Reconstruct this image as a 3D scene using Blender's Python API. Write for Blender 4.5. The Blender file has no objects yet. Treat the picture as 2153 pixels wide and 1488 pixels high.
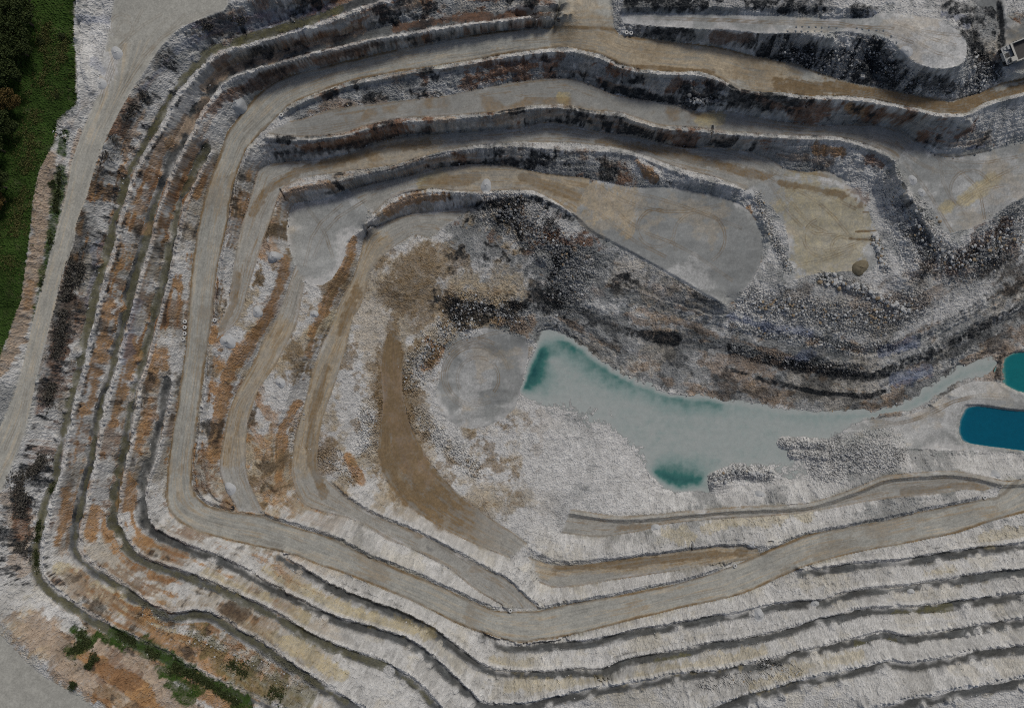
import bpy, bmesh, math, random, time
import numpy as np
from mathutils import Vector, Matrix
T0 = time.time()
rng = np.random.default_rng(7)
random.seed(7)
sc = bpy.context.scene
COL = sc.collection

# ------------------------------------------------------------------ survey frame
# the pit was surveyed from the air: (u, v) are survey picture coordinates, z is the level in metres;
# every line below becomes a break line of the terrain at its own real distance and level
CX, CY, FPX, HC = 1076.5, 744.0, 1688.0, 262.0
def world(u, v, z):
    d = HC - z
    return ((u - CX) / FPX * d, -(v - CY) / FPX * d)

# ------------------------------------------------------------------ break lines
BENCH = [  # (level, width, centre line)   outermost first
 (-7.5, 16, [(718,20),(634,50),(567,68),(500,88),(470,93),(430,116),(390,161),(356,202),(333,255),(302,302),(286,333),(265,376),(255,417),(235,477),
   (232,507),(215,564),(198,624),(188,675),(175,722),(165,776),(151,819),(141,876),(131,917),(121,964),(117,995),(96,1052),(82,1113),(73,1166),
   (76,1208),(96,1237),(135,1269),(184,1301),(248,1336),(305,1364),(355,1389),(401,1414),(454,1443),(504,1464)]),
 (-14, 19, [(1040,32),(937,44),(836,60),(735,81),(668,97),(584,118),(504,141),(470,158),(444,188),(417,222),(393,269),(376,302),(363,329),(349,356),
   (336,397),(316,450),(302,514),(282,577),(269,628),(255,685),(245,722),(232,776),(215,829),(205,866),(198,910),(188,964),(185,988),(170,1045),
   (156,1109),(153,1159),(170,1184),(202,1205),(241,1233),(284,1262),(326,1286),(362,1301),(408,1294),(443,1297),(486,1325),(540,1357),(546,1361),
   (592,1393),(642,1425),(684,1453),(720,1475)]),
 (-20.5, 17, [(433,312),(413,353),(395,390),(376,425),(366,477),(356,514),(349,564),(336,614),(323,668),(309,722),(296,769),(282,803),(279,843),(269,883),
   (265,927),(255,971),(248,995),(238,1049),(234,1095),(248,1130),(270,1162),(305,1184),(348,1198),(390,1212),(443,1233),(497,1258),(546,1279),
   (592,1304),(635,1333),(684,1357),(731,1375),(784,1393),(830,1411),(862,1432),(890,1457),(905,1475)]),
 (-25.5, 16, [(352,795),(343,850),(328,920),(315,970),(298,1006),(294,1059),(302,1102),(330,1127),(373,1144),(415,1162),(461,1180),(497,1194),(535,1219),
   (582,1244),(621,1265),(670,1290),(713,1308),(766,1322),(812,1336),(855,1350),(883,1368),(919,1400),(954,1432),(990,1464),(1010,1490),(1100,1490),
   (1200,1466),(1248,1455),(1319,1446),(1355,1439),(1408,1428),(1461,1420),(1500,1421),(1546,1411),(1599,1400),(1649,1386),(1699,1372),(1748,1365),(1802,1350),
   (1855,1334),(1880,1340),(1908,1347),(1961,1340),(2015,1333),(2068,1322),(2139,1311)]),
 (-30.5, 15, [(587,1175),(621,1194),(670,1223),(713,1247),(755,1265),(802,1279),(848,1297),(887,1315),(919,1336),(954,1364),(990,1393),(1032,1414),
   (1089,1421),(1160,1419),(1213,1414),(1263,1418),(1302,1400),(1341,1389),(1390,1382),(1443,1373),(1500,1357),(1550,1354),(1606,1343),(1660,1329),
   (1713,1311),(1766,1301),(1819,1286),(1876,1283),(1944,1283),(2015,1272),(2086,1262),(2139,1255)]),
 (-34.5, 15, [(1015,1343),(1060,1364),(1100,1367),(1153,1360),(1227,1356),(1284,1345),(1337,1331),(1390,1324),(1443,1315),(1500,1303),(1550,1297),(1599,1285),
   (1649,1274),(1699,1272),(1731,1270),(1770,1256),(1819,1245),(1890,1240),(1961,1230),(2032,1219),(2103,1208),(2139,1205)]),
 (-38.5, 15, [(1683,1208),(1733,1202),(1784,1194),(1855,1187),(1908,1184),(1997,1169),(2068,1159),(2110,1155),(2139,1151)]),
 (-19.5, 16, [(1582,1470),(1660,1446),(1713,1432),(1784,1418),(1837,1407),(1873,1396),(1908,1404),(1961,1396),(2032,1386),(2086,1375),(2139,1368)]),
 (-13, 15, [(1979,1468),(2032,1457),(2103,1446),(2139,1439)]),
]
# haul road centre with levels, in travel order (top right, round the west side, bottom right)
Z4 = [(2200,178,-17.5),(2050,215,-18),(1700,170,-18.5),(1200,85,-19),(900,115,-20),(600,195,-22),(480,330,-23.5),(440,500,-25),(415,700,-26.8),(390,900,-28.6),
  (395,1040,-30),(560,1115,-31.5),(800,1215,-33.5),(1050,1310,-35.5),(1300,1275,-37),(1550,1220,-38.5),(1800,1135,-40),(2000,1090,-41.5),(2120,1045,-42),(2300,1000,-43)]
O4 = [(2138,168),(2105,175),(2054,198),(1997,212),(1937,202),(1870,188),(1802,178),(1735,158),(1668,134),(1584,118),(1540,106),(1504,98),(1437,91),(1370,82),
  (1302,74),(1292,60)]
O4b = [(1161,57),(1101,60),(1040,67),(987,74),(903,91),(802,111),(702,134),(608,158),(567,178),(538,202),(504,242),(477,279),(460,329),(433,403),(415,485),
  (403,564),(397,648),(390,732),(380,799),(373,850),(363,907),(354,964),(348,1042),(355,1074),(376,1098),(415,1116),(461,1130),(514,1143),(571,1155),
  (617,1166),(670,1187),(731,1208),(794,1233),(855,1258),(908,1283),(954,1308),(997,1325),(1043,1340),(1099,1352),(1153,1345),(1213,1333),(1284,1315),
  (1355,1297),(1426,1279),(1497,1264),(1553,1251),(1606,1230),(1642,1212),(1695,1189),(1748,1173),(1819,1157),(1890,1145),(1944,1134),(2015,1120),(2086,1095),(2139,1081)]
I4a = [(2138,198),(2071,215),(2030,240),(1970,239),(1903,222),(1836,208),(1786,202),(1702,202),(1651,195),(1584,193),(1550,186),(1510,163),(1470,150),(1420,151),(1353,148),
  (1302,134),(1262,114),(1188,99),(1101,108),(1040,118),(987,128),(903,141),(802,158),(735,171),(668,195),(611,218),(592,236)]
I4b = [(521,308),(505,345),(492,385),(484,423),(477,480),(460,547),(450,614),(447,660)]
I4c = [(434,745),(427,799),(420,853),(413,903),(404,964),(404,1020),(415,1045),(440,1064),(485,1076)]
I4d = [(546,1082),(589,1098),(642,1113),(699,1130),(741,1152),(784,1173),(837,1194),(890,1215),(943,1240),(997,1265),(1040,1283),(1072,1285)]
I4e = [(1135,1283),(1153,1278),(1213,1265),(1284,1254),(1355,1240),(1426,1226),(1497,1205),(1546,1187)]
I4f = [(1620,1153),(1642,1145),(1695,1123),(1784,1107),(1855,1095),(1926,1077),(1997,1063),(2064,1049)]
# terrace B
ZB = [(560,265,-22.3),(640,270,-22.9),(850,230,-24),(1100,195,-25.5),(1300,215,-26.5),(1500,255,-27.5),(1800,280,-28.5),(1950,330,-29),(2300,400,-30)]
BU = [(2138,302),(2105,312),(2038,328),(1987,333),(1954,319),(1920,292),(1886,267),(1819,259),(1735,266),(1634,255),(1567,242),(1540,236),(1470,235),(1403,218),(1336,208),(1286,198),
  (1242,178),(1202,166),(1141,165),(1067,175),(1000,188),(937,202),(836,213),(752,222),(685,232),(641,249),(611,254)]
BL = [(1970,494),(1947,457),(1927,423),(1903,397),(1892,370),(1886,335),(1853,316),(1802,296),(1752,286),(1668,286),(1567,279),(1540,279),(1470,269),(1386,265),(1336,249),(1302,236),(1235,232),
  (1185,219),(1118,222),(1040,236),(937,245),(836,249),(786,260),(718,281),(634,289),(560,282)]
# track C and the clay floor
ZC = [(440,690,-26.6),(480,650,-27.2),(510,560,-28.2),(535,450,-29.6),(600,365,-31),(750,320,-32),(1000,280,-33),(1300,305,-34),(1500,345,-35.2),(1650,400,-36),(1750,500,-36.6)]
CU = [(1786,383),(1735,356),(1702,363),(1651,356),(1618,333),(1567,316),(1500,309),(1437,309),(1386,299),(1336,286),(1269,279),(1202,262),(1144,256),(1101,272),(1004,274),(937,279),
  (836,286),(786,300),(735,323),(668,336),(611,339),(547,347),(533,395),(520,437),(503,490),(493,547),(481,641),(467,668)]
CLw = [(1567,400),(1540,386),(1504,373),(1437,356),(1386,339),(1336,319),(1286,309),(1200,300),(1100,298),(1000,305),(930,318),(870,335),(830,347),(769,355),(702,364),
  (634,374),(592,397),(582,420),(567,470),(547,524),(520,614),(503,675),(478,695),(455,712)]
# level E floor, ramp F, ramp T
CDIV = [(1567,400),(1601,417),(1634,447),(1656,484),(1660,540),(1640,600)]
EDIV = [(1556,428),(1582,450),(1605,500),(1600,560),(1560,622)]
ETOE = [(1548,424),(1504,410),(1447,400),(1400,392),(1339,395),(1292,387),(1240,375),(1204,371),(1134,363),(1063,347),(979,347),(922,354),(885,362),(810,378),(732,397),(688,420),(634,424),(618,428),(606,450),(602,497),
  (612,535),(622,557)]
CCREST = [(1556,404),(1504,392),(1447,378),(1386,355),(1336,335),(1286,326),(1204,325),(1120,318),(1063,315),(962,322),(894,337),(830,360),(769,371),(718,388),(668,394),(621,402),(596,414),(586,432),(575,475),(570,515),(590,544)]
FO = [(622,557),(614,577),(601,621),(581,668),(550,722),(538,752),(517,792),(497,823),(480,866),(470,917),(461,964),(461,995),(480,1040),(500,1074)]
DCREST = [(590,544),(581,581),(567,614),(550,668),(520,705),(505,745),(472,775),(464,836),(455,900),(445,950),(440,1010),(458,1045),(488,1062)]
FI = [(640,600),(625,680),(604,722),(577,772),(544,816),(520,890),(516,980),(524,1013),(546,1063),(558,1080)]
FCREST = [(770,480),(745,495),(728,512),(728,547),(702,591),(678,624),(668,668),(651,695),(635,760),(611,816),(601,850),(584,883),(571,917),(567,964),(569,1005),(575,1030),(568,1062)]
ZF = [(520,1080,-31.3),(495,950,-33),(520,830,-34.2),(580,720,-35.7),(630,600,-37.2),(650,450,-39),(750,410,-39.3),(900,380,-39.3),(1100,375,-39),(1300,430,-38.6),(1500,500,-38.6)]
TL = [(1225,480),(1204,449),(1162,420),(1120,400),(1075,399),(979,404),(908,396),(854,404),(815,420),(785,450)]
TCREST = [(1520,645),(1400,575),(1300,520),(1240,490),(1215,462),(1160,432),(1110,411),(1060,414),(1000,414),(920,409),(860,416),(823,437),(800,456),(770,480)]
# ramp G
ZG = [(1110,1280,-35.9),(1000,1200,-37.6),(860,1125,-39.5),(700,1050,-41.6),(640,970,-42.8),(660,860,-43.8),(700,730,-44.8),(745,610,-45.6),(800,500,-46.2),(900,470,-46.5),(1000,450,-46.8)]
GO = [(1000,432),(950,440),(874,448),(843,455),(809,467),(775,484),(764,505),(752,557),(735,598),(715,635),(698,682),(681,715),(655,782),(640,850),(620,920),(613,970),(613,1000),(625,1045),(642,1066),(699,1081),
  (745,1093),(820,1137),(855,1148),(943,1193),(997,1238),(1060,1275)]
GI = [(900,500),(870,492),(836,514),(802,540),(779,571),(769,614),(757,645),(742,668),(728,729),(706,800),(678,880),(668,935),(667,975),(672,995),(699,1020),(727,1045),(790,1085),(860,1110),(950,1155),(1020,1195),(1060,1213),(1095,1245),(1135,1280)]
# N terrace and L ramp
ZN = [(1620,1165,-39.2),(1500,1170,-40),(1300,1190,-41.2),(1180,1195,-42),(1100,1120,-43.5),(1000,1000,-46)]
NL = [(1600,1168),(1560,1178),(1500,1186),(1400,1203),(1284,1220),(1213,1232),(1165,1236),(1135,1225)]
NU = [(1590,1152),(1540,1146),(1480,1152),(1390,1164),(1300,1176),(1230,1186),(1160,1188),(1110,1170)]
NCREST = [(1640,1135),(1600,1138),(1540,1132),(1480,1138),(1390,1150),(1300,1160),(1230,1168),(1170,1170),(1120,1145)]
ZL = [(2090,1030,-42.3),(1950,1015,-43),(1750,1055,-44),(1500,1078,-45.5),(1350,1100,-46.5),(1200,1090,-47.5),(1050,1010,-48.5)]
LL = [(2066,1032),(2032,1028),(1961,1039),(1890,1046),(1819,1054),(1748,1068),(1677,1079),(1606,1086),(1500,1091),(1461,1094),(1390,1103),(1348,1116),(1260,1130),(1180,1120)]
LU = [(2139,1008),(2110,1010),(2070,1000),(2032,992),(1997,988),(1926,992),(1860,998),(1810,1020),(1748,1043),(1699,1056),(1642,1061),(1553,1064),(1479,1070),(1426,1074),(1390,1079),(1300,1085),(1200,1070)]
# brown ramp K
KL = [(822,690),(806,730),(800,770),(806,840),(800,900),(795,950),(805,1000),(850,1062),(930,1112),(1010,1150),(1072,1172)]
KR = [(828,690),(842,730),(846,770),(846,830),(858,880),(880,930),(905,975),(960,1035),(1030,1088),(1080,1120),(1108,1142)]
ZK = [(820,690,-46.5),(822,780,-47.3),(825,850,-48),(845,930,-48.8),(880,1010,-48.8),(980,1085,-46.8),(1085,1155,-43.8)]
# east wall ledges
W1 = [(1527,648),(1601,668),(1702,682),(1755,698),(1836,719),(1886,712),(1954,688),(2021,655),(2088,611),(2139,577)]
W2 = [(1240,640),(1330,660),(1420,680),(1527,698),(1601,719),(1685,739),(1749,759),(1836,766),(1886,759),(1937,735),(2004,698),(2071,668),(2139,645)]
W3 = [(1200,672),(1300,712),(1400,735),(1527,756),(1601,776),(1668,789),(1735,799),(1786,796),(1839,811),(1903,789),(1954,772),(2021,735),(2088,695),(2139,668)]
WT = [(1130,698),(1165,690),(1195,705),(1260,755),(1310,785),(1400,822),(1512,838),(1560,843),(1620,854),(1700,862),(1780,864),(1850,862),(1900,846),(1950,818),(2000,782),(2050,756),(2100,745)]
SHORE = [(1130,712),(1112,760),(1100,800),(1090,826),(1113,843),(1168,873),(1255,907),(1302,923),(1345,958),(1372,1018),(1410,1037),(1480,1036),(1560,1022),(1640,1002),(1690,1016),(1705,985),(1760,960)]
CHAN = [(1840,868),(1900,858),(1940,840),(1985,806),(2030,782),(2075,775),(2095,762)]
TPOND = [(2110,750),(2139,740),(2230,730),(2230,840),(2139,824),(2108,808)]
BPOND = [(2031,853),(2064,853),(2139,863),(2230,870),(2230,960),(2139,947),(2085,940),(2024,930),(2012,913),(2019,873)]
# north east plateau
QS = [(1312,50),(1370,55),(1437,60),(1540,64),(1591,71),(1634,72),(1700,70),(1769,67),(1786,64),(1802,71),(1860,74),(1886,97),(1920,131),(1970,148),(2011,141),(2034,124),(2031,84),(2004,57),(1980,40)]
ZQ = [(1295,55,-17.5),(1400,50,-14),(1550,50,-11),(1800,50,-8.5),(1950,90,-7),(2040,100,-6.5)]
QN = [(1300,28),(1370,28),(1500,30),(1634,33),(1740,40),(1786,38),(1830,40),(1850,25)]
# perimeter road
PR = [(480,10),(470,24),(380,57),(339,97),(309,144),(279,188),(249,242),(222,296),(198,356),(188,397),(161,470),(155,514),(131,581),(111,661),(97,715),(77,793),(64,860),(54,907),(32,964),(10,1015),(-30,1100)]
PL = [(205,200),(190,235),(178,262),(151,336),(134,430),(118,487),(97,567),(77,641),(64,695),(50,759),(34,816),(17,860),(-20,940)]
VC = [(158,10),(155,67),(161,134),(161,218),(121,249),(111,302),(81,363),(69,420),(64,484),(54,557),(44,628),(30,668),(17,708),(-20,800)]
S1U = [(690,8),(634,32),(567,53),(500,74)]
# ------------------------------------------------------------------ numeric helpers
f32 = np.float32
def smooth(a, b, x):
    t = np.clip((x - a) / (b - a), 0, 1)
    return t * t * (3 - 2 * t)
_tabs = {}
def vnoise(x, y, seed):
    t = _tabs.get(seed)
    if t is None:
        t = _tabs[seed] = np.random.default_rng(seed).random((256, 256)).astype(f32)
    xi = np.floor(x).astype(np.int32); yi = np.floor(y).astype(np.int32)
    fx = (x - xi).astype(f32); fy = (y - yi).astype(f32)
    fx = fx * fx * (3 - 2 * fx); fy = fy * fy * (3 - 2 * fy)
    x0 = xi & 255; x1 = (xi + 1) & 255; y0 = yi & 255; y1 = (yi + 1) & 255
    a = t[y0, x0]; b = t[y0, x1]; c = t[y1, x0]; d = t[y1, x1]
    return (a + (b - a) * fx) * (1 - fy) + (c + (d - c) * fx) * fy
def fbm(x, y, s, seed, octv=4, gain=.55):
    o = 0; amp = 1; tot = 0
    for k in range(octv):
        o = o + amp * vnoise(x / s + 17.3 * k, y / s - 9.1 * k, seed + k); tot += amp
        amp *= gain; s *= .5
    return o / tot * 2 - 1
def ridged(x, y, s, seed, octv=4):
    o = 0; amp = 1; tot = 0
    for k in range(octv):
        o = o + amp * (1 - np.abs(vnoise(x / s + 3.7 * k, y / s + 5.1 * k, seed + k) * 2 - 1)); tot += amp
        amp *= .55; s *= .5
    return o / tot
def blur(a, n=1):
    for _ in range(n):
        p = np.pad(a, 1, mode='edge')
        a = (p[:-2, 1:-1] + p[2:, 1:-1] + p[1:-1, :-2] + p[1:-1, 2:] + 4 * a) / 8
    return a
def resample(pts, step):
    pts = [np.array(p, float) for p in pts]; out = [pts[0]]
    for a, b in zip(pts, pts[1:]):
        n = max(1, int(math.ceil(np.linalg.norm((b - a)[:2]) / step)))
        for k in range(1, n + 1): out.append(a + (b - a) * k / n)
    return np.array(out)
def chaikin(pts):
    p = np.array(pts, float)
    if len(p) < 3: return p
    q = [p[0]]
    for a, b in zip(p, p[1:]): q += [a * .75 + b * .25, a * .25 + b * .75]
    q.append(p[-1]); return np.array(q)
def extend(pts, far=160):
    p = [np.array(q, float) for q in pts]
    def edge(q): return q[0] < 34 or q[0] > 2110 or q[1] < 42 or q[1] > 1440
    if edge(p[0]): d = p[0] - p[1]; p.insert(0, p[0] + d / np.linalg.norm(d) * far)
    if edge(p[-1]): d = p[-1] - p[-2]; p.append(p[-1] + d / np.linalg.norm(d) * far)
    return np.array(p)
def offset(pts, o):
    p = np.array(pts, float)[:, :2]; t = np.gradient(p, axis=0)
    t /= np.linalg.norm(t, axis=1)[:, None] + 1e-9
    n = np.stack([t[:, 1], -t[:, 0]], 1)
    return p + n * o
def zalong(path, P):
    A = np.array(path, float); best = np.full(len(P), 1e18); z = np.zeros(len(P))
    for a, b in zip(A, A[1:]):
        d = b[:2] - a[:2]; t = np.clip(((P - a[:2]) @ d) / (d @ d), 0, 1)
        q = ((P - a[:2] - t[:, None] * d) ** 2).sum(1); m = q < best
        best[m] = q[m]; z[m] = (a[2] + t * (b[2] - a[2]))[m]
    return z

# ------------------------------------------------------------------ height grid
G = 0.30
X0, X1, Y0, Y1 = -208.0, 208.0, -147.0, 147.0
NX, NY = int((X1 - X0) / G) + 1, int((Y1 - Y0) / G) + 1
xs = (X0 + np.arange(NX) * G).astype(f32); ys = (Y0 + np.arange(NY) * G).astype(f32)
XX, YY = np.meshgrid(xs, ys)
CS = np.zeros((NY, NX), f32); CN = np.zeros((NY, NX), bool)
wob = [0]
def brk(pts, z, jit=0.0, ext=True, sm=True):
    """lay one break line into the grid; z is a level or a path of levels"""
    p = np.array(pts, float)[:, :2]
    if ext: p = extend(p)
    if sm: p = chaikin(p)
    p = resample(p, .8)
    if jit:
        wob[0] += 1; k = np.arange(len(p)) * .8
        for c in (0, 1):
            p[:, c] += jit * (fbm(k, k * 0 + wob[0] * 31.7 + c * 9, 22., 900 + c, 4, .7))
    zz = zalong(z, p) if isinstance(z, list) else np.full(len(p), float(z))
    x = (p[:, 0] - CX) / FPX * (HC - zz); y = -(p[:, 1] - CY) / FPX * (HC - zz)
    i = np.rint((x - X0) / G).astype(int); j = np.rint((y - Y0) / G).astype(int)
    m = (i >= 0) & (i < NX) & (j >= 0) & (j < NY)
    CS[j[m], i[m]] = zz[m]; CN[j[m], i[m]] = True
def shift(z, d): return [(a, b, c + d) for a, b, c in z] if isinstance(z, list) else z + d
def berm(edge, z, w=14, h=1.5, drop=.2, jit=1.9, foot=True):
    """safety bund on the inner edge: foot, crest, outer foot"""
    e = chaikin(extend(edge))
    if foot: brk(e, z, .5, False, False)
    brk(offset(e, w * .48), shift(z, h), jit, False, False)
    brk(offset(e, w), shift(z, -drop), jit * 1.3, False, False)

brk(PR, 0, .5); brk(PL, 0, .8); brk(VC, 4.5, 2.5); brk([(p[0] - 22, p[1]) for p in VC], 4.6)
brk([(-60, 0), (-60, 700), (-80, 1100)], 4.0, ext=False)
brk([(165, 10), (172, 70), (172, 140), (172, 215)], .3, ext=False); brk([(215, 10), (230, 90), (205, 200)], .2, ext=False)
brk(S1U, -7.4); brk([(700, -40), (600, -5), (480, 8)], 0, ext=False)
brk([(760, -40), (960, -50), (1100, -40)], -9, 2, ext=False)
for z, w, pts in BENCH:
    e = chaikin(extend(pts))
    brk(offset(e, -w / 2), z + .3, 2.2, False, False)
    i = offset(e, w / 2)
    brk(i, z, 1.0, False, False)
    brk(offset(i, 5.0), z + 1.9, 1.0, False, False)
    brk(offset(i, 10.5), z + .2, 2.4, False, False)
brk([(-60, 1290), (12, 1343), (53, 1389), (92, 1421), (135, 1446), (170, 1466), (260, 1530)], .4, .8, False); brk([(-40, 1270), (25, 1330), (65, 1375), (105, 1405), (150, 1432), (200, 1462), (280, 1520)], 1.2, 1.5, False)
brk(O4, Z4, .4); brk(O4b, Z4, .4)
brk([(1161, 57), (1172, 40), (1176, 10), (1178, -60)], -18.6, .5, False); brk([(1292, 60), (1285, 35), (1275, -60)], -18.4, .5, False)
brk([(1085, 35), (1150, 45), (1168, 30)], -17.4, .8, False)
for seg in (I4a, I4b, I4c, I4d, I4e, I4f): berm(seg, Z4, 16, 1.7, .4)
brk(BU, ZB, 1.2); berm(BL, ZB, 15, 1.4, .3)
brk(CU[:-9], ZC, 1.2); brk(CU[-10:], ZC, .8); brk(CLw, ZC, .8)
brk(CDIV, -36.5, 2); brk(EDIV, -38.7, 2)
brk(offset(CCREST, -7), [(a, b, c + 1.2) for a, b, c in ZC], 1.5, sm=True); brk(CCREST, ZC, 2.2)
brk(ETOE, ZF, 1.5); brk(FO, ZF, 1.0); brk(FI, ZF, .8)
brk(offset(DCREST, -8), [(450, 1070, -29.8), (470, 850, -28.4), (510, 720, -27.2), (590, 544, -28.6)], 2)
brk(DCREST, [(450, 1070, -30.2), (470, 850, -28.9), (510, 720, -27.7), (590, 544, -29.2)], 2.5)
brk(FCREST[:-1], shift(ZF, -.2), 2.5)
brk(TL, ZF, 1.0); brk(TCREST, shift(ZF, .2), 3.0); brk(offset(TCREST, -7), shift(ZF, 1.1), 2)
brk(GO, ZG, 1.2); brk(GI, ZG, 1.0)
brk(offset(GI[-9:], 6), shift(ZG, 1.2), 1); brk(offset(GI[-9:], 12), shift(ZG, .1), 1.5)
brk(NL, ZN, 1); brk(NU, ZN, 1); brk([(a, b + 9) for a, b in NCREST], shift(ZN, 1.9), 1.3); brk(NCREST, shift(ZN, 1.2), 1.6)
brk(LL, ZL, .8); brk(LU, ZL, .8); brk(offset(LU, 9), shift(ZL, 1.2), 1.5); brk(offset(LU, 17), shift(ZL, -.2), 2)
brk(KL, ZK, 1.0); brk(KR, ZK, 1.0)
for W, z, dz in ((W1, -41.3, 0), (W2, -45, 0), (W3, -48.6, 0)):
    brk(W, z, 3.0); brk([(a, b - 9) for a, b in W], z + .35, 2.5)
brk([(a, b - 22) for a, b in W1], -40.3, 4)
brk(WT, -52.1, 2.0, ext=False)
brk([(2139, 738), (2230, 730)], -50.6, ext=False); brk([(1700, 600), (1830, 600), (1900, 640)], -37.6, 4, ext=False)
brk(SHORE, -51.9, 2.0, ext=False)
brk([(1760, 935), (1800, 890), (1840, 884)], -51.85, 2, ext=False); brk([(1850, 876), (1910, 872), (1950, 856), (1990, 824), (2035, 800), (2090, 800)], -51.7, 1.5, ext=False)
brk([(1160, 760), (1250, 820), (1400, 880), (1520, 880), (1700, 900)], -52.5, ext=False); brk([(1300, 900), (1400, 950), (1520, 930), (1640, 960)], -52.35, ext=False)
brk([(1375, 990), (1420, 1010), (1470, 1005)], -54.3, ext=False); brk([(1140, 735), (1120, 780), (1104, 812)], -54.8, ext=False); brk([(1180, 715), (1300, 800), (1420, 842), (1520, 850)], -53.6, ext=False)
brk([(1530, 852), (1640, 872), (1780, 876), (1840, 872)], -52.8, ext=False)
brk(CHAN, -52.7, ext=False)
brk([(940, 705), (1000, 688), (1070, 694), (1118, 712)], -50.2, 1, False); brk([(925, 790), (915, 850), (950, 893), (1005, 905), (1080, 868)], -50.4, 1, False)
brk([(960, 780), (990, 750), (1060, 750), (1085, 790), (1060, 850), (1000, 860), (962, 820), (960, 780)], -51.4, .5, False)
brk([(870, 860), (880, 900), (930, 950), (1000, 990), (1100, 930), (1200, 920)], -50.2, 1.5, False)
# pond banks and pads
for P in (TPOND, BPOND):
    c = np.mean(P, axis=0)
    brk(P + P[:1], -51.3, .5, False, False); brk([c + (np.array(q) - c) * .86 for q in P + P[:1]], -53.5, 0, False, False)
    brk([c + (np.array(q) - c) * 1.07 for q in P + P[:1]], -50.2, .8, False, False)
brk([(1960, 850), (1985, 870), (1975, 940)], -50.3, 1, False); brk([(1905, 948), (1990, 945), (2085, 958), (2139, 962), (2230, 970)], -50, 1, False)
brk([(1905, 958), (1990, 962), (2085, 972), (2139, 978), (2230, 985)], -48.2, 2, False)
brk([(2000, 832), (2060, 836), (2139, 845), (2230, 850)], -50, .5, False)
# north east plateau, its dark batter, the machine's floor
brk(QS, ZQ, 2.5, False); brk(QN, ZQ, 2.0, False)
brk([(1310, 16), (1500, 14), (1740, 18), (1820, 18)], shift(ZQ, 2.2), 2, False); brk([(1310, -60), (1820, -60)], shift(ZQ, 3.5), 2, False)
brk([(2045, 150), (2052, 90), (2050, 20), (2050, -40)], -13, 2, False); brk([(2085, 20), (2090, 60), (2100, 110), (2130, 160), (2200, 150)], -13.4, .5, False)
brk([(2098, 20), (2104, 100)], -14.6, .8, False)
brk([(2112, 10), (2120, 70), (2230, 80)], -13.2, 1, False)
# right hand floor of terrace B
brk([(2139, 420), (2100, 450), (2051, 482), (1990, 520)], -30.3, 3)
brk([(1880, 395), (1905, 470), (1945, 540), (1900, 590)], -33.5, 4, False)
brk([(1833, 400), (1850, 440), (1858, 500), (1850, 560)], -36.5, 2, False)
brk([(2139, 520), (2060, 570), (1960, 620)], -37.5, 4)

# harmonic surface between the break lines, coarse to fine
def relax(Z, fix, val, n):
    for _ in range(n):
        P = np.pad(Z, 1, mode='edge')
        Z = (P[:-2, 1:-1] + P[2:, 1:-1] + P[1:-1, :-2] + P[1:-1, 2:]) * f32(.25)
        Z[fix] = val[fix]
    return Z
lev = [(CS, CN)]
while min(lev[-1][1].shape) > 24:
    v, n = lev[-1]; h, w = v.shape; H, W_ = (h + 1) // 2, (w + 1) // 2
    vp = np.zeros((H * 2, W_ * 2), f32); npad = np.zeros((H * 2, W_ * 2), f32)
    vp[:h, :w] = np.where(n, v, 0); npad[:h, :w] = n
    s = vp.reshape(H, 2, W_, 2).sum((1, 3)); c = npad.reshape(H, 2, W_, 2).sum((1, 3))
    lev.append((np.where(c > 0, s / np.maximum(c, 1), 0).astype(f32), c > 0))
v, n = lev[-1]; Z = np.full(v.shape, v[n].mean(), f32)
for v, n in reversed(lev):
    h, w = v.shape
    if Z.shape != v.shape: Z = blur(np.repeat(np.repeat(Z, 2, 0), 2, 1)[:h, :w], 1)
    Z[n] = v[n]; Z = relax(Z, n, v, 60)
ZS = blur(Z, 1)
del lev
def project():
    d = HC - ZS
    return (CX + XX / d * FPX).astype(f32), (CY - YY / d * FPX).astype(f32)
U, V = project()
print('terrain base', time.time() - T0)
# ------------------------------------------------------------------ areas and distances
def window(pts, pad):
    p = np.array(pts, float)[:, :2]; lo = p.min(0) - pad; hi = p.max(0) + pad
    cx = [(a - CX) / FPX * (HC + d) for a in (lo[0], hi[0]) for d in (-6, 55)]
    cy = [-(a - CY) / FPX * (HC + d) for a in (lo[1], hi[1]) for d in (-6, 55)]
    i0, i1 = int((min(cx) - X0) / G) - 1, int((max(cx) - X0) / G) + 2
    j0, j1 = int((min(cy) - Y0) / G) - 1, int((max(cy) - Y0) / G) + 2
    return slice(max(j0, 0), max(min(j1, NY), 0)), slice(max(i0, 0), max(min(i1, NX), 0))
def inside(poly):
    m = np.zeros((NY, NX), bool); w = window(poly, 2); u = U[w]; v = V[w]; r = np.zeros(u.shape, bool)
    P = np.array(poly, float)
    for (x1, y1), (x2, y2) in zip(P, np.roll(P, -1, 0)):
        if y1 == y2: continue
        c = (y1 > v) != (y2 > v)
        r ^= c & (u < (x2 - x1) * (v - y1) / (y2 - y1) + x1)
    m[w] = r; return m
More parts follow.
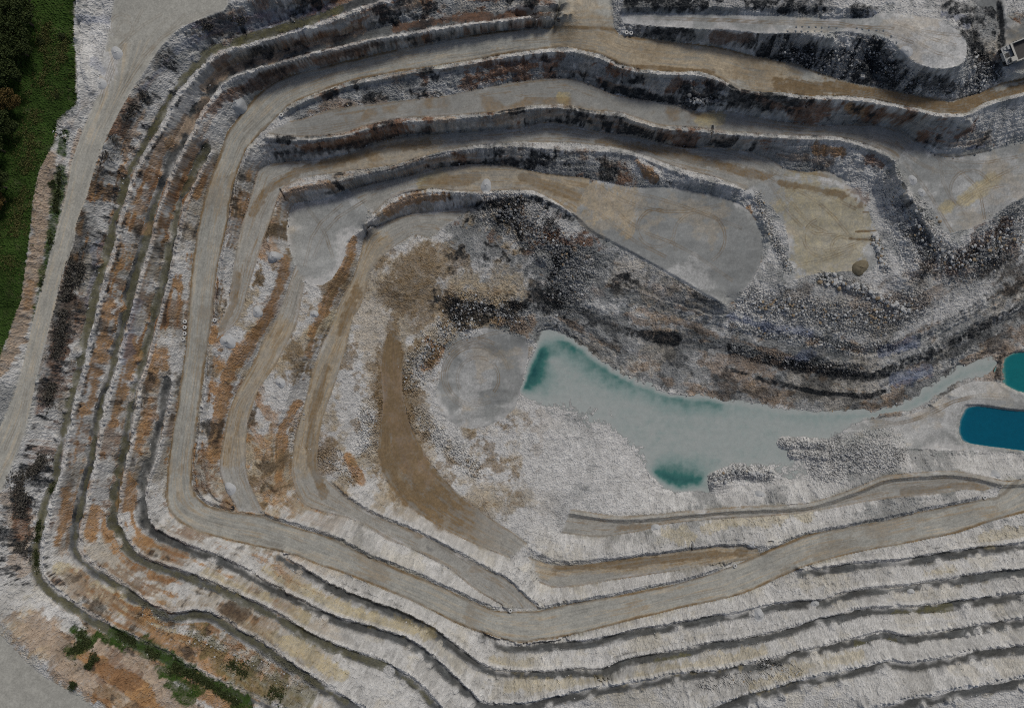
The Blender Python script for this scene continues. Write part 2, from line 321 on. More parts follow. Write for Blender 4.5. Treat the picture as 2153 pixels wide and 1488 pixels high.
def distline(pts, pad, along=False):
    """distance in survey pixels to a line inside its window; optionally the run along it"""
    w = window(pts, pad); u = U[w]; v = V[w]; best = np.full(u.shape, 1e9, f32); run = np.zeros(u.shape, f32); acc = 0.
    P = [np.array(q, float)[:2] for q in pts]
    if len(P) == 1: best = (u - P[0][0]) ** 2 + (v - P[0][1]) ** 2
    for a, b in zip(P, P[1:]):
        d = b - a; L2 = d @ d + 1e-9
        t = np.clip(((u - a[0]) * d[0] + (v - a[1]) * d[1]) / L2, 0, 1)
        q = (u - a[0] - t * d[0]) ** 2 + (v - a[1] - t * d[1]) ** 2
        m = q < best; best = np.where(m, q, best)
        if along: run = np.where(m, acc + t * math.sqrt(L2), run)
        acc += math.sqrt(L2)
    return w, np.sqrt(best).astype(f32), run.astype(f32)
N1 = fbm(XX, YY, 9., 11, 5, .6); N2 = fbm(XX, YY, 2.6, 31, 4, .6); N3 = fbm(XX, YY, 30., 51, 3)
N4 = fbm(XX, YY, 1.3, 91, 2, .7); FINE = np.random.default_rng(3).random((NY, NX)).astype(f32) * 2 - 1

# mounds that the break lines do not carry
def bump(pts, r, h, rough=.35):
    w, d, _ = distline(pts, r * 1.3)
    k = d / r + rough * N1[w] + .12 * N2[w]
    ZS[w] += h * smooth(1.0, .15, k)
bump([(845, 595), (885, 550)], 62, 2.2, .15)
bump([(1735, 965), (1800, 950), (1865, 945)], 48, 2.3); bump([(1648, 930), (1730, 934)], 17, 1.7); bump([(1665, 953), (1730, 958)], 13, 1.5)
bump([(1498, 1008), (1545, 992), (1612, 996)], 20, 2.0); bump([(1500, 1022), (1530, 1020)], 16, 1.6)
bump([(780, 870), (775, 930)], 30, 1.6); bump([(880, 740), (930, 690)], 40, 1.8); bump([(985, 680)], 22, 2.)
bump([(1885, 395), (1905, 470), (1935, 560)], 30, 1.5); bump([(1780, 598), (1860, 630), (1890, 660)], 16, 1.0)
bump([(1700, 85), (1740, 88)], 22, 2.5); bump([(1840, 120), (1850, 150)], 34, -3); bump([(1960, 105), (1900, 60)], 40, .8, .1)
bump([(2028, 262)], 22, 2.8); bump([(1055, 130), (1085, 130)], 14, -1.5); bump([(1470, 212)], 30, .9)
bump([(175, 60), (178, 140), (195, 190)], 14, 1.2); bump([(150, 262)], 16, 1.5); bump([(1600, 455), (1612, 500)], 12, 1.4)
bump([(700, 110)], 10, 1); bump([(1345, 345), (1380, 372)], 16, 1.6); bump([(1140, 545)], 20, 1.5); bump([(905, 1148)], 12, .6)
fan = np.zeros((NY, NX), f32)
for z, wd, pts in BENCH:
    e = offset(chaikin(extend(pts)), -wd / 2 - 2)
    for q in resample(e, 46)[1:]:
        if random.random() < .33:
            r = random.uniform(7, 19); h = random.uniform(.8, 2.4)
            if not (0 < q[0] < 2160 and 0 < q[1] < 1490): continue
            w, d, _ = distline([tuple(q + np.random.default_rng(int(abs(q[0] * 7 + q[1]))).normal(0, 3, 2))], r * 1.4)
            k = smooth(1., .1, d / r + .35 * N1[w] + .2 * N2[w]); ZS[w] += h * k * .6; fan[w] = np.maximum(fan[w], k)
ditch = [((1310, 140), (1309, 172)), ((588, 399), (599, 420)), ((1498, 266), (1497, 288)), ((1697, 205), (1696, 225)), ((1455, 1140), (1455, 1155))]
for p in ditch:
    w, d, _ = distline(p, 6); ZS[w] -= 1.3 * smooth(2.6, .4, d)
U, V = project()

# --------------------------------------------------------------- classes of ground
ext2 = lambda p: [tuple(q) for q in extend(p)]
P_ROAD = [(2320, 120)] + O4 + [(1290, 40), (1280, -60), (1178, -60), (1172, 20)] + O4b + [(2320, 1040), (2320, 980), (2139, 1008), (2110, 1014), (2096, 1045), (2066, 1046)] \
    + I4f[::-1] + I4e[::-1] + I4d[::-1] + I4c[::-1] + I4b[::-1] + I4a[::-1] + [(2320, 150)]
AREAS = [
 ('road', P_ROAD), ('ramp', BU + BL[5:][::-1]), ('ramp', CU + CLw[::-1]),
 ('floor', CDIV + [(1702, 577), (1752, 571), (1829, 571), (1843, 530), (1853, 500), (1833, 470), (1823, 427), (1786, 383), (1651, 358)]),
 ('ramp', ETOE[6:15] + [(785, 450)] + TL[::-1][1:]),
 ('floor', EDIV + [(1520, 645), (1400, 575), (1300, 520), (1240, 490), (1226, 478), (1206, 449), (1240, 375)] + ETOE[:6][::-1]),
 ('floor', ETOE[14:] + [(640, 600), (690, 600), (725, 545), (726, 512), (785, 452)]),
 ('ramp', FO + FI[::-1]), ('ramp', GO + GI[::-1]), ('ramp', NL + NU[::-1]), ('ramp', LL + LU[::-1]), ('ramp', KL + KR[::-1]),
 ('floor', BL[:6] + BU[:6][::-1] + [(2320, 300), (2320, 380), (2139, 418), (2100, 445), (2051, 480)]),
 ('floor', QS + QN[::-1]), ('floor', [(2054, 14), (2098, 14), (2104, 100), (2130, 158), (2320, 140), (2320, 80), (2120, 60), (2110, -40), (2054, -40)]),
 ('floor', [(925, 790), (940, 705), (1000, 688), (1070, 694), (1118, 712), (1092, 830), (1080, 868), (1005, 905), (950, 893), (915, 850)]),
 ('floor', [(1760, 935), (1790, 885), (1850, 878), (1910, 874), (1950, 858), (1990, 828), (2035, 802), (2092, 800), (2320, 850), (2320, 950), (1905, 946), (1850, 930)]),
 ('perimeter', PR + [(-80, 1200), (-80, 900)] + PL[::-1] + [(215, 120), (230, 60), (250, -60), (480, -60)]),
 ('perimeter', [(-90, 1270), (12, 1343), (53, 1389), (92, 1421), (135, 1446), (170, 1466), (300, 1560), (-90, 1560)]),
 ('verge', [(-300, -200), (150, -200)] + VC + [(-300, 900)]),
]
CLS = {'wall': 0, 'road': 1, 'ramp': 2, 'floor': 3, 'perimeter': 4, 'verge': 5, 'bench': 6}
K = np.zeros((NY, NX), np.uint8)
for n, p in AREAS: K[inside(chaikin(list(p) + [p[0]]) if n == 'floor' else p)] = CLS[n]
STREAK = np.zeros((NY, NX), f32); EDGE = np.full((NY, NX), 9., f32)
for z, wd, pts in BENCH:
    e = chaikin(extend(pts)); w, d, run = distline(e, 30, True)
    m = (d + 3.2 * N2[w] + 6 * N1[w] < wd / 2 + .5 + 3 * N3[w]) & (K[w] == 0) & (fan[w] < .3); K[w][m] = 6
    STREAK[w] = np.where(m, fbm(run, d * 7, 34., 400, 3, .7), STREAK[w])

# run-and-offset streaks on every carriageway (between its two edges)
I4 = I4a + I4b + I4c + I4d + I4e + I4f + [(2100, 1048), (2139, 1010)]
def streak(a, b, cls, seed, wheel=0.):
    a = chaikin(extend(a)); b = chaikin(extend(b)); al = np.vstack([a, b])
    w = window(al, 2)
    wa, da, ra = distline(a, 400, True) if False else (w,) + _dl(a, w)
    wb, db, rb = (w,) + _dl(b, w)
    m = K[w] == cls
    t = da / (da + db + .1); d = np.minimum(da, db); wid = da + db
    m &= wid < 190
    s = ra * .5 + rb * .5 if False else ra
    o = fbm(s * .022 + .12 * N1[w], t * 12, 1., seed, 4, .6) * .75 + fbm(s * .012, t * 26, 1., seed + 9, 2) * .55
    STREAK[w] = np.where(m, o, STREAK[w]); EDGE[w] = np.where(m, np.minimum(EDGE[w], d), EDGE[w])
def _dl(pts, w):
    u = U[w]; v = V[w]; best = np.full(u.shape, 1e9, f32); run = np.zeros(u.shape, f32); acc = 0.
    for a, b in zip(pts, pts[1:]):
        d = b - a; L2 = float(d @ d) + 1e-9
        t = np.clip(((u - a[0]) * d[0] + (v - a[1]) * d[1]) / L2, 0, 1)
        q = (u - a[0] - t * d[0]) ** 2 + (v - a[1] - t * d[1]) ** 2
        m = q < best; best = np.where(m, q, best); run = np.where(m, acc + t * math.sqrt(L2), run); acc += math.sqrt(L2)
    return np.sqrt(best).astype(f32), run.astype(f32)
streak(O4 + O4b, I4, 1, 200); streak(BU, BL, 2, 220); streak(CU, CLw, 2, 230); streak(ETOE[6:15], TL, 2, 240)
streak(FO, FI, 2, 250); streak(GO, GI, 2, 260); streak(NU, NL, 2, 270); streak(LU, LL, 2, 280); streak(KL, KR, 2, 290); streak(PL, PR, 4, 300)
m = (K == 3) | (K == 5)
wx = XX + 6 * N3; wy = YY + 6 * fbm(XX, YY, 26., 77, 3)
STREAK = np.where(m, .6 * fbm(wx * .35 + wy * .1, wy * 1.6, 5., 310, 4, .65), STREAK)
flat = (K != 0) & (K != 5)
print('classes', time.time() - T0)

# --------------------------------------------------------------- relief
gy, gx = np.gradient(ZS, G); slope = np.hypot(gx, gy)
face = smooth(.22, .6, blur(slope, 2)) * np.where(flat, .25, 1).astype(f32)
face = blur(face, 2)
# rills: noise drawn out down the fall line
def lic(src, step, n):
    dx = gx / (slope + 1e-4); dy = gy / (slope + 1e-4); acc = src.copy(); wsum = 1.
    for sg in (1, -1):
        i = np.broadcast_to(np.arange(NX, dtype=f32), (NY, NX)).copy(); j = np.broadcast_to(np.arange(NY, dtype=f32)[:, None], (NY, NX)).copy()
        for k in range(n):
            ii = np.clip(i, 0, NX - 1).astype(np.int32); jj = np.clip(j, 0, NY - 1).astype(np.int32)
            i += sg * step * dx[jj, ii]; j += sg * step * dy[jj, ii]
            ii = np.clip(i, 0, NX - 1).astype(np.int32); jj = np.clip(j, 0, NY - 1).astype(np.int32)
            acc += src[jj, ii]
    return acc / (2 * n + 1)
r0 = np.random.default_rng(5).random((NY, NX)).astype(f32) * 2 - 1
RILL = lic(blur(r0, 1), 1.1, 6); RILL = np.clip(RILL / (RILL.std() * 2.2), -1, 1)
GULL = lic(blur(np.random.default_rng(6).random((NY, NX)).astype(f32) * 2 - 1, 9), 1.3, 12); GULL = np.clip(GULL / (GULL.std() * 2.2), -1, 1)
STRAT = (vnoise(ZS * 1.5 + 2.2 * N1 + .8 * N2, XX * .03 + 3, 71) * .6 + vnoise(ZS * 3.4 + 2 * N1, YY * .05, 72) * .4) * 2 - 1
WARP = fbm(XX + 3 * N1, YY + 3 * N2, 3.6, 640, 4, .6); PATCH = smooth(-.25, .45, fbm(XX, YY, 17., 660, 3))
CRUM = ridged(XX + .8 * N2, YY + .8 * WARP, 2.2, 95, 3) - .62; BULGE = fbm(XX, YY, 13., 96, 2)
rough = face * (.07 * RILL + (.04 + .30 * PATCH) * GULL + .38 * N1 + .42 * WARP + .25 * N2 + .30 * STRAT + .19 * FINE + .14 * N4 + .80 * CRUM * (.5 + PATCH) + .7 * BULGE + (.25 + .6 * PATCH) * (ridged(XX, YY, 5.5, 88, 4) - .6))
rubm = np.zeros((NY, NX), f32)     # ground that is broken rock
RUB = [  # line, radius px, rocks per square metre, smallest, largest, tint (pale, grey, tan share), words
 ([(1580, 640), (1660, 650), (1760, 665), (1850, 672), (1920, 640)], 40, .55, .35, 1.25, (.5, .32, .18), 'in the speckled rubble band below the clay floor'),
 ([(1725, 585), (1800, 605), (1860, 635), (1905, 655)], 17, .5, .7, 1.9, (.85, .1, .05), 'in the pale boulder line under the brown mud heap'),
 ([(1838, 505), (1850, 535), (1862, 565)], 13, .35, 1.0, 2.1, (.75, .1, .15), 'at the east rim of the clay floor'),
 ([(1870, 385), (1900, 470), (1930, 560)], 36, .5, .25, .7, (.8, .18, .02), 'on the white dump ridge'),
 ([(1920, 450), (1960, 520), (2010, 560), (2080, 530), (2140, 470)], 42, .5, .35, 1.3, (.4, .45, .15), 'on the grey slope below the eastern floor'),
 ([(1590, 415), (1612, 470), (1642, 535), (1660, 570)], 14, .6, .3, .9, (.6, .3, .1), 'along the low step beside the grey floor'),
 ([(1050, 440), (1110, 465), (1160, 520), (1210, 560), (1190, 620)], 52, .65, .35, 1.15, (.15, .8, .05), 'on the dark blasted slope above the green pool'),
 ([(960, 640), (1030, 650), (1090, 670)], 38, .6, .3, .9, (.25, .7, .05), 'on the dark slope above the pit floor'),
 ([(860, 800), (900, 740), (950, 680), (985, 685)], 36, .55, .35, 1.0, (.6, .15, .25), 'between the brown clay track and the pit floor'),
 ([(780, 860), (770, 940)], 30, .6, .25, .7, (.85, .1, .05), 'on the white heap west of the brown clay track'),
 ([(1735, 965), (1800, 950), (1865, 945)], 50, .75, .25, .7, (.92, .08, 0), 'on the blue grey dump reaching into the lagoon'),
 ([(1645, 930), (1730, 934)], 15, .8, .3, .75, (.92, .08, 0), 'on the upper finger of rock in the lagoon'), ([(1663, 953), (1730, 957)], 11, .8, .3, .75, (.92, .08, 0), 'on the lower finger of rock in the lagoon'),
 ([(1496, 1010), (1545, 992), (1614, 996)], 19, .55, .6, 1.6, (.75, .22, .03), 'in the rock heap on the south shore of the lagoon'),
 ([(1440, 212), (1500, 214)], 13, .5, .8, 1.7, (.25, .75, 0), 'in the riprap apron beside the second terrace'),
 ([(1640, 110), (1760, 135), (1840, 110), (1880, 165), (1990, 195)], 36, .5, .3, 1.1, (.12, .86, .02), 'on the black slope under the drill bench'),
 ([(2050, 130), (2085, 160), (2040, 185)], 30, .6, .35, 1.2, (.5, .5, 0), 'in the rubble in front of the dump truck'),
 ([(640, 860), (625, 930), (740, 1000), (700, 960)], 22, .3, .25, .8, (.6, .2, .2), 'below the rusty face inside the pit'),
 ([(880, 880), (930, 930), (1000, 990)], 26, .35, .25, .8, (.7, .2, .1), 'on the white shelf south of the pit floor'),
 ([(1540, 690), (1700, 712), (1800, 735), (1880, 725)], 14, .35, .3, .9, (.45, .5, .05), 'on the upper ledge of the east wall'),
 ([(1540, 735), (1680, 765), (1800, 780)], 16, .22, .25, .7, (.4, .6, 0), 'on the black middle ledge of the east wall'),
 ([(300, 1290), (450, 1360), (560, 1400), (640, 1440)], 26, .12, .3, .8, (.7, .2, .1), 'on the weedy ground of the south west benches'),
 ([(1600, 1395), (1680, 1410), (1480, 1440)], 16, .25, .3, .8, (.8, .1, .1), 'on the lower south benches'),
 ([(120, 270), (140, 290)], 14, .4, .4, 1.3, (.8, .1, .1), 'beside the perimeter track'),
]
for pts, r, *_ in RUB:
    w, d, _ = distline(pts, r * 1.3); rubm[w] = np.maximum(rubm[w], smooth(1.15, .5, d / r + .3 * N1[w]))
rubm *= np.where((K == 1) | (K == 2), 0, 1)
rough += (K == 0) * (1 - face) * (.20 * N2 + .18 * WARP + .45 * CRUM + .16 * FINE)
rough += rubm * (.35 * FINE + .5 * N2 + .25 * N1)
rough += np.where(K == 6, .16 * N2 + .06 * FINE, 0) + np.where((K == 3) | (K == 2), .05 * N2 + .04 * STREAK, 0)
rough += np.where((K == 1) | (K == 4), .05 * STREAK, 0)
rough += np.where(K == 5, .45 * N1 + .35 * N2 + .25 * FINE, 0)
ZF_ = (ZS + rough).astype(f32)
EDGEZ = np.minimum.reduce([np.broadcast_to(np.arange(NX), (NY, NX)), np.broadcast_to(np.arange(NX)[::-1], (NY, NX)),
                           np.broadcast_to(np.arange(NY)[:, None], (NY, NX)), np.broadcast_to(np.arange(NY)[::-1, None], (NY, NX))])
print('relief', time.time() - T0)

def gz(u, v, below=0):
    """world point of the ground seen at a survey position"""
    z = -25.
    for _ in range(14):
        x, y = world(u, v, z); i = min(max(int(round((x - X0) / G)), 0), NX - 1); j = min(max(int(round((y - Y0) / G)), 0), NY - 1)
        z = .4 * z + .6 * float(ZF_[j, i])
    return Vector((x, y, z - below))
def hz(x, y):
    i = min(max(int(round((x - X0) / G)), 0), NX - 1); j = min(max(int(round((y - Y0) / G)), 0), NY - 1)
    return float(ZF_[j, i])

# --------------------------------------------------------------- what the ground is made of
CH = {k: np.zeros((NY, NX), f32) for k in ('dark', 'grey', 'orange', 'rust', 'tan', 'brown', 'green', 'olive', 'yellow', 'blue', 'white', 'pink')}
def paint(ch, s, r, k=1., n=.55, soft=.55, only=None):
    n = n * 1.25 + .1; soft = soft * .6
    for pts in s:
        w, d, _ = distline(pts, r * 1.6)
        a = k * smooth(1.0 + soft * .4, 1.0 - soft, d / r + n * N1[w] + n * .55 * N2[w] + .18 * n * RILL[w] + .2 * n * GULL[w] + .3 * n * WARP[w] + .3 * n * N4[w])
        if only is not None: a = a * np.isin(K[w], only)
        CH[ch][w] = np.maximum(CH[ch][w], a)
def poly(ch, p, k=1., only=None):
    m = blur(inside(p).astype(f32), 16); m = smooth(.3, .62, m + .22 * N1 + .12 * N2) * k
    if only is not None: m = m * np.isin(K, only)
    CH[ch][:] = np.maximum(CH[ch], m)
WB = [0, 6]
paint('grey', [[(640, 20), (900, 15), (1150, 20)], [(560, 120), (800, 85), (1000, 60), (1150, 40)], [(620, 225), (800, 185), (1000, 155), (1200, 145), (1400, 190), (1600, 215), (1750, 250), (1900, 260), (2050, 300)],
   [(600, 310), (800, 275), (1000, 255), (1200, 245), (1400, 290), (1600, 310), (1720, 350)], [(720, 385), (900, 345), (1100, 335), (1300, 365)]], 34, .62, .4, only=[0, 6])
paint('grey', [[(340, 130), (260, 260), (180, 440), (130, 620), (90, 800)], [(430, 60), (560, 30)], [(470, 110), (600, 90)]], 30, .45, .7, only=[0])
paint('grey', [[(1160, 640), (1300, 690), (1527, 720), (1700, 760), (1836, 780), (1950, 745), (2200, 620)], [(1200, 720), (1500, 800), (1830, 840), (2000, 770), (2200, 700)]], 60, .72, .4, only=[0])
paint('grey', [[(1000, 480), (1100, 520), (1200, 560), (1330, 600), (1480, 650)], [(980, 640), (1100, 660)]], 75, .75, .4, only=[0])
paint('grey', [[(1700, 650), (1850, 670), (1950, 600), (2100, 530)]], 60, .42, .5, only=[0])
paint('grey', [[(1300, 450), (1450, 480), (1540, 560)]], 110, .45, .3, only=[3]); paint('grey', [[(2000, 380), (2100, 350)]], 110, .22, .4, only=[3]); paint('grey', [[(950, 760), (1080, 780), (1000, 880)]], 80, .45, .3, only=[3])
paint('grey', [[(2075, 20), (2080, 100)], [(2140, 60)]], 40, .8, .3); paint('grey', [[(1000, 65), (700, 85), (560, 120)]], 16, .5, .3, only=[6])
paint('grey', [[(640, 255), (900, 220), (1200, 195), (1500, 250), (1800, 275)]], 40, .32, .3, only=[2])
paint('dark', [[(1330, 62), (1450, 78), (1580, 90)]], 15, .8, .8, only=WB); paint('dark', [[(1620, 100), (1720, 125), (1800, 150)], [(1830, 105), (1850, 150), (1890, 175)]], 42, .92, .45, only=WB)
paint('dark', [[(1930, 160), (1990, 185), (2040, 195)], [(2055, 120), (2085, 150)]], 26, .75, .6, only=WB); paint('dark', [[(1330, 8), (1500, 10), (1740, 14)], [(1800, 24), (1835, 30)]], 17, .9, .4, only=WB)
paint('dark', [[(1990, 15), (2040, 40), (2048, 100)]], 30, .85, .4, only=WB); paint('dark', [[(2101, 10), (2106, 100)]], 10, .9, .3); paint('dark', [[(2066, 150), (2052, 60)]], 8, .7, .4)
paint('dark', [[(1165, 150), (1230, 165), (1290, 187), (1370, 206), (1420, 214)], [(1535, 185), (1600, 222), (1690, 240)], [(1740, 258), (1800, 247), (1830, 252)]], 13, .9, .6, only=WB)
paint('dark', [[(1110, 258), (1220, 252), (1300, 272), (1390, 290)], [(1440, 300), (1540, 300)], [(1690, 345), (1720, 355)]], 12, .85, .6, only=WB)
paint('dark', [[(640, 122), (760, 100), (850, 85), (960, 68), (1040, 55)], [(560, 160), (520, 190)]], 9, .6, .9, only=WB); paint('dark', [[(600, 325), (700, 315), (790, 296), (900, 275)]], 8, .7, .7, only=WB)
paint('dark', [[(900, 350), (1060, 340), (1130, 348), (1200, 360), (1290, 378)]], 9, .85, .6, only=WB); paint('dark', [[(640, 415), (700, 405)], [(1380, 382), (1440, 392)]], 8, .7, .6, only=WB)
paint('dark', [[(1005, 432), (1060, 424), (1130, 420), (1200, 460)]], 10, .85, .5, only=WB); paint('dark', [[(1150, 480), (1160, 530)], [(1180, 600), (1215, 650), (1130, 610)], [(950, 645), (1000, 668)]], 26, .8, .6, only=WB)
paint('dark', [[(1180, 662), (1330, 700), (1527, 728), (1640, 762), (1750, 785), (1836, 792), (1950, 748), (2200, 620)]], 13, .85, .4, only=WB)
paint('dark', [[(1530, 775), (1620, 802), (1720, 826), (1830, 833), (1860, 822)]], 6, .9, .5, only=WB); paint('dark', [[(2110, 540), (2060, 575)], [(1895, 430), (1920, 480), (1960, 540)]], 18, .7, .7, only=WB)
paint('dark', [[(700, 760), (680, 850)], [(900, 770), (905, 790)]], 8, .6, .6, only=WB); paint('dark', [[(222, 366), (250, 374)]], 9, .9, .5, only=WB); paint('dark', [[(345, 680), (358, 560), (370, 500)], [(272, 930), (290, 880), (300, 840)]], 6, .7, .5)
paint('orange', [[(225, 650), (222, 700), (212, 750)], [(203, 790), (195, 830), (186, 865)], [(275, 715), (280, 760), (262, 810), (250, 850), (240, 890)], [(335, 740), (325, 780), (318, 820), (305, 890), (290, 940)],
   [(345, 745), (348, 775)], [(140, 1030), (135, 1090), (125, 1140)], [(195, 1085), (190, 1120)], [(268, 1000), (262, 1060)]], 14, .85, .8, only=WB)
paint('orange', [[(600, 548), (592, 590), (572, 640), (545, 690), (515, 730), (482, 775), (468, 830), (455, 890), (448, 960)]], 12, .9, .5, only=WB)
paint('orange', [[(742, 505), (735, 540), (715, 580), (690, 622), (677, 660), (662, 690), (648, 745)], [(625, 850), (596, 900), (588, 960), (585, 1005)], [(730, 960), (760, 1010)]], 11, .85, .5, only=WB)
paint('orange', [[(815, 445), (850, 425), (890, 418), (930, 418)], [(900, 715), (925, 740), (890, 775)], [(1338, 340), (1375, 375)], [(1575, 440), (1582, 480), (1592, 545)], [(640, 1058), (700, 1072)], [(1790, 228), (1815, 234)], [(1720, 312), (1770, 320)]], 10, .75, .8, only=WB)
paint('orange', [[(540, 1305), (500, 1290), (470, 1280)], [(60, 640), (66, 600)], [(345, 470), (300, 480)], [(400, 380), (365, 415)], [(300, 430), (290, 445)], [(570, 430), (640, 395), (700, 390)]], 10, .6, .9, only=WB)
paint('yellow', [[(120, 1190), (160, 1205)], [(200, 1238), (280, 1285), (370, 1335), (400, 1350)], [(480, 1290), (600, 1350), (690, 1400), (720, 1420)], [(560, 1200), (640, 1240), (740, 1290), (900, 1330)], [(430, 1210), (560, 1255), (640, 1300)]], 14, .6, .9, only=WB)
paint('yellow', [[(1070, 1440), (1300, 1430), (1450, 1400), (1600, 1370)], [(1480, 1110), (1560, 1090), (1700, 1080)], [(1400, 1120), (1460, 1125)], [(2080, 1130), (2139, 1120)], [(1600, 1440), (1700, 1400), (1800, 1380)], [(2000, 1200), (1950, 1205)], [(1100, 1400), (1040, 1390)]], 14, .4, 1., only=WB)
paint('pink', [[(430, 185), (480, 142), (560, 118), (640, 92), (760, 62)], [(360, 300), (390, 250)], [(400, 270), (430, 215)]], 12, .85, .6, only=WB)
paint('pink', [[(105, 330), (88, 420), (80, 520), (65, 600), (50, 665), (25, 730), (0, 780)]], 20, .9, .5, only=[0]); paint('pink', [[(100, 1330), (180, 1390), (260, 1420), (340, 1450), (380, 1480)], [(230, 1370)]], 34, .75, .5, only=[0])
paint('pink', [[(20, 1040), (40, 1100), (45, 1180)]], 24, .6, .9, only=[0]); paint('pink', [[(640, 310), (700, 306), (790, 290)], [(1000, 325), (900, 340)]], 7, .7, .6, only=WB)
paint('rust', [[(420, 245), (470, 205), (520, 186), (600, 150), (700, 122)], [(1055, 132), (1100, 140)], [(1390, 282), (1450, 298)], [(1430, 170), (1400, 192)], [(1560, 195), (1650, 228), (1700, 240)], [(1830, 232), (1900, 250)], [(2010, 290), (2045, 270), (2050, 250)],
   [(1825, 335), (1850, 345)], [(840, 60), (950, 40), (1100, 30)], [(1500, 78), (1580, 82)], [(690, 112), (790, 95)], [(640, 312), (760, 298)]], 10, .75, .9, only=WB)
paint('rust', [[(140, 570), (145, 640), (125, 740), (118, 800)], [(40, 1030), (45, 1120)]], 15, .75, .9, only=[0]); paint('rust', [[(2120, 470), (2060, 520), (2000, 560)], [(1795, 395), (1815, 420)]], 14, .5, 1., only=[0, 3])
paint('tan', [[(1190, 85), (1350, 112), (1500, 130), (1650, 168)]], 40, .85, .25, only=[1]); paint('tan', [[(1230, 60), (1220, 10)]], 40, .5, .4, only=[1])
paint('brown', [[(1640, 180), (1780, 192), (1900, 212), (2000, 228), (2100, 200), (2200, 180)]], 22, .9, .7, only=[1]); paint('tan', [[(1560, 168), (1660, 182), (1760, 192)]], 24, .8, .8, only=[1]); paint('brown', [[(1300, 138), (1420, 146), (1500, 150)]], 5, .7, .5, only=[1])
m_ = blur(inside(KL + KR[::-1]).astype(f32), 30); CH['brown'] = np.maximum(CH['brown'], smooth(.25, .7, m_ + .5 * N1 + .3 * N2) * np.isin(K, (0, 2)) * (m_ > .02) * smooth(1100, 900, U) * (.72 + .5 * N1 + .4 * WARP)).clip(0, 1).astype(f32); paint('brown', [[(825, 745), (828, 860), (845, 930), (870, 1000)]], 36, .85, .6, only=[0]); paint('tan', [[(770, 680), (820, 800), (850, 930), (880, 1000)]], 62, .5, .7, only=[0]); paint('brown', [[(845, 605), (890, 555), (860, 630)]], 44, .7, .5, only=[0]); paint('tan', [[(845, 605), (890, 555)]], 60, .6, .6, only=[0])
paint('brown', [[(690, 770), (660, 860), (650, 940), (680, 1040)], [(750, 610), (715, 700)]], 12, .6, .5, only=[2]); paint('tan', [[(790, 510), (745, 600), (690, 760), (640, 960)]], 40, .6, .4, only=[2])
paint('brown', [[(620, 360), (760, 325), (900, 300)], [(530, 450), (560, 400), (620, 365)], [(1400, 320), (1500, 345), (1600, 370), (1700, 390)], [(1260, 300), (1400, 318)]], 10, .55, .6, only=[2])
paint('brown', [[(1170, 1195), (1300, 1186), (1420, 1172), (1560, 1162)]], 9, .65, .5, only=[2]); paint('tan', [[(1150, 1195), (1400, 1175), (1590, 1160)]], 22, .6, .3, only=[2]); paint('brown', [[(1100, 420 - 48), (1230, 420)], [(900, 390), (1000, 372)]], 12, .5, .5, only=[2])
paint('brown', [[(500, 580), (490, 640), (465, 690)], [(450, 720), (435, 800), (420, 860)]], 9, .5, .4, only=[2, 1]); paint('brown', [[(1400, 1105), (1300, 1110)], [(1900, 1033), (2040, 1018), (2075, 1030), (2095, 1040)]], 8, .5, .5, only=[1, 2])
paint('tan', [[(700, 350), (900, 310)], [(940, 375), (1100, 365), (1230, 400)], [(490, 950), (520, 830), (600, 700)]], 34, .5, .4, only=[2])
paint('yellow', [[(1700, 430), (1770, 470), (1740, 540)]], 78, .5, .5, only=[3, 2]); paint('tan', [[(1160, 385), (1240, 412), (1300, 440)]], 42, .7, .8, only=[2, 3]); paint('yellow', [[(1185, 207)], [(1480, 252), (1515, 250)], [(895, 378), (920, 374)], [(2085, 378), (2030, 422)], [(1988, 436)], [(660, 700), (700, 670)]], 17, .6, .4)
paint('brown', [[(1800, 487), (1850, 485)], [(1785, 502), (1850, 505)], [(1820, 432), (1832, 430)], [(1815, 446), (1833, 446)]], 2.6, .8, .3, only=[3]); paint('brown', [[(1640, 385), (1700, 395), (1770, 410)]], 8, .7, .5, only=[3, 2])
paint('blue', [[(1540, 668), (1620, 690), (1700, 700)], [(1660, 760), (1700, 745)], [(1850, 742), (1920, 720)], [(1880, 800), (1950, 780)], [(1800, 36), (1835, 38)], [(1990, 30), (2030, 45)], [(2040, 322), (2060, 318)], [(1690, 125)], [(1870, 130)]], 13, .5, .8, only=[0])
paint('blue', [[(700, 20), (500, 40), (380, 100), (300, 190)], [(205, 520), (190, 640)], [(285, 640), (262, 760)], [(130, 40), (640, 60)]], 9, .35, .9, only=[0]); paint('blue', [[(198, 130), (215, 150)]], 14, .35, .5)
poly('green', [(-300, -200), (150, -200)] + VC + [(-300, 900)], 1., [5]); paint('pink', [[(68, 150), (80, 120)], [(50, 250), (55, 330), (50, 420), (30, 560), (25, 620)], [(110, 130), (120, 190)]], 8, .6, 1., only=[5]); paint('olive', [[(110, 100), (105, 160), (100, 220)]], 20, .6, .8, only=[5]); paint('tan', [[(150, 60), (152, 140), (145, 215)]], 7, .7, .4, only=[5])
paint('green', [[(128, 360), (118, 430), (108, 500), (84, 640), (74, 700)], [(135, 280), (128, 320)]], 11, .75, .8, only=[0]); paint('green', [[(165, 1335), (180, 1350), (150, 1370)], [(340, 1405), (420, 1450)], [(300, 1350), (380, 1395), (460, 1445), (520, 1485)]], 16, .8, .7, only=[0, 6])
paint('olive', [[(p[0], p[1]) for p in BENCH[0][2]]], 9, .6, 1.0, only=[6]); paint('olive', [[(p[0] + 4, p[1] - 1) for p in BENCH[1][2][14:]]], 5, .45, 1.1, only=[6]); paint('olive', [[(p[0], p[1]) for p in BENCH[2][2]]], 8, .45, 1.1, only=[6])
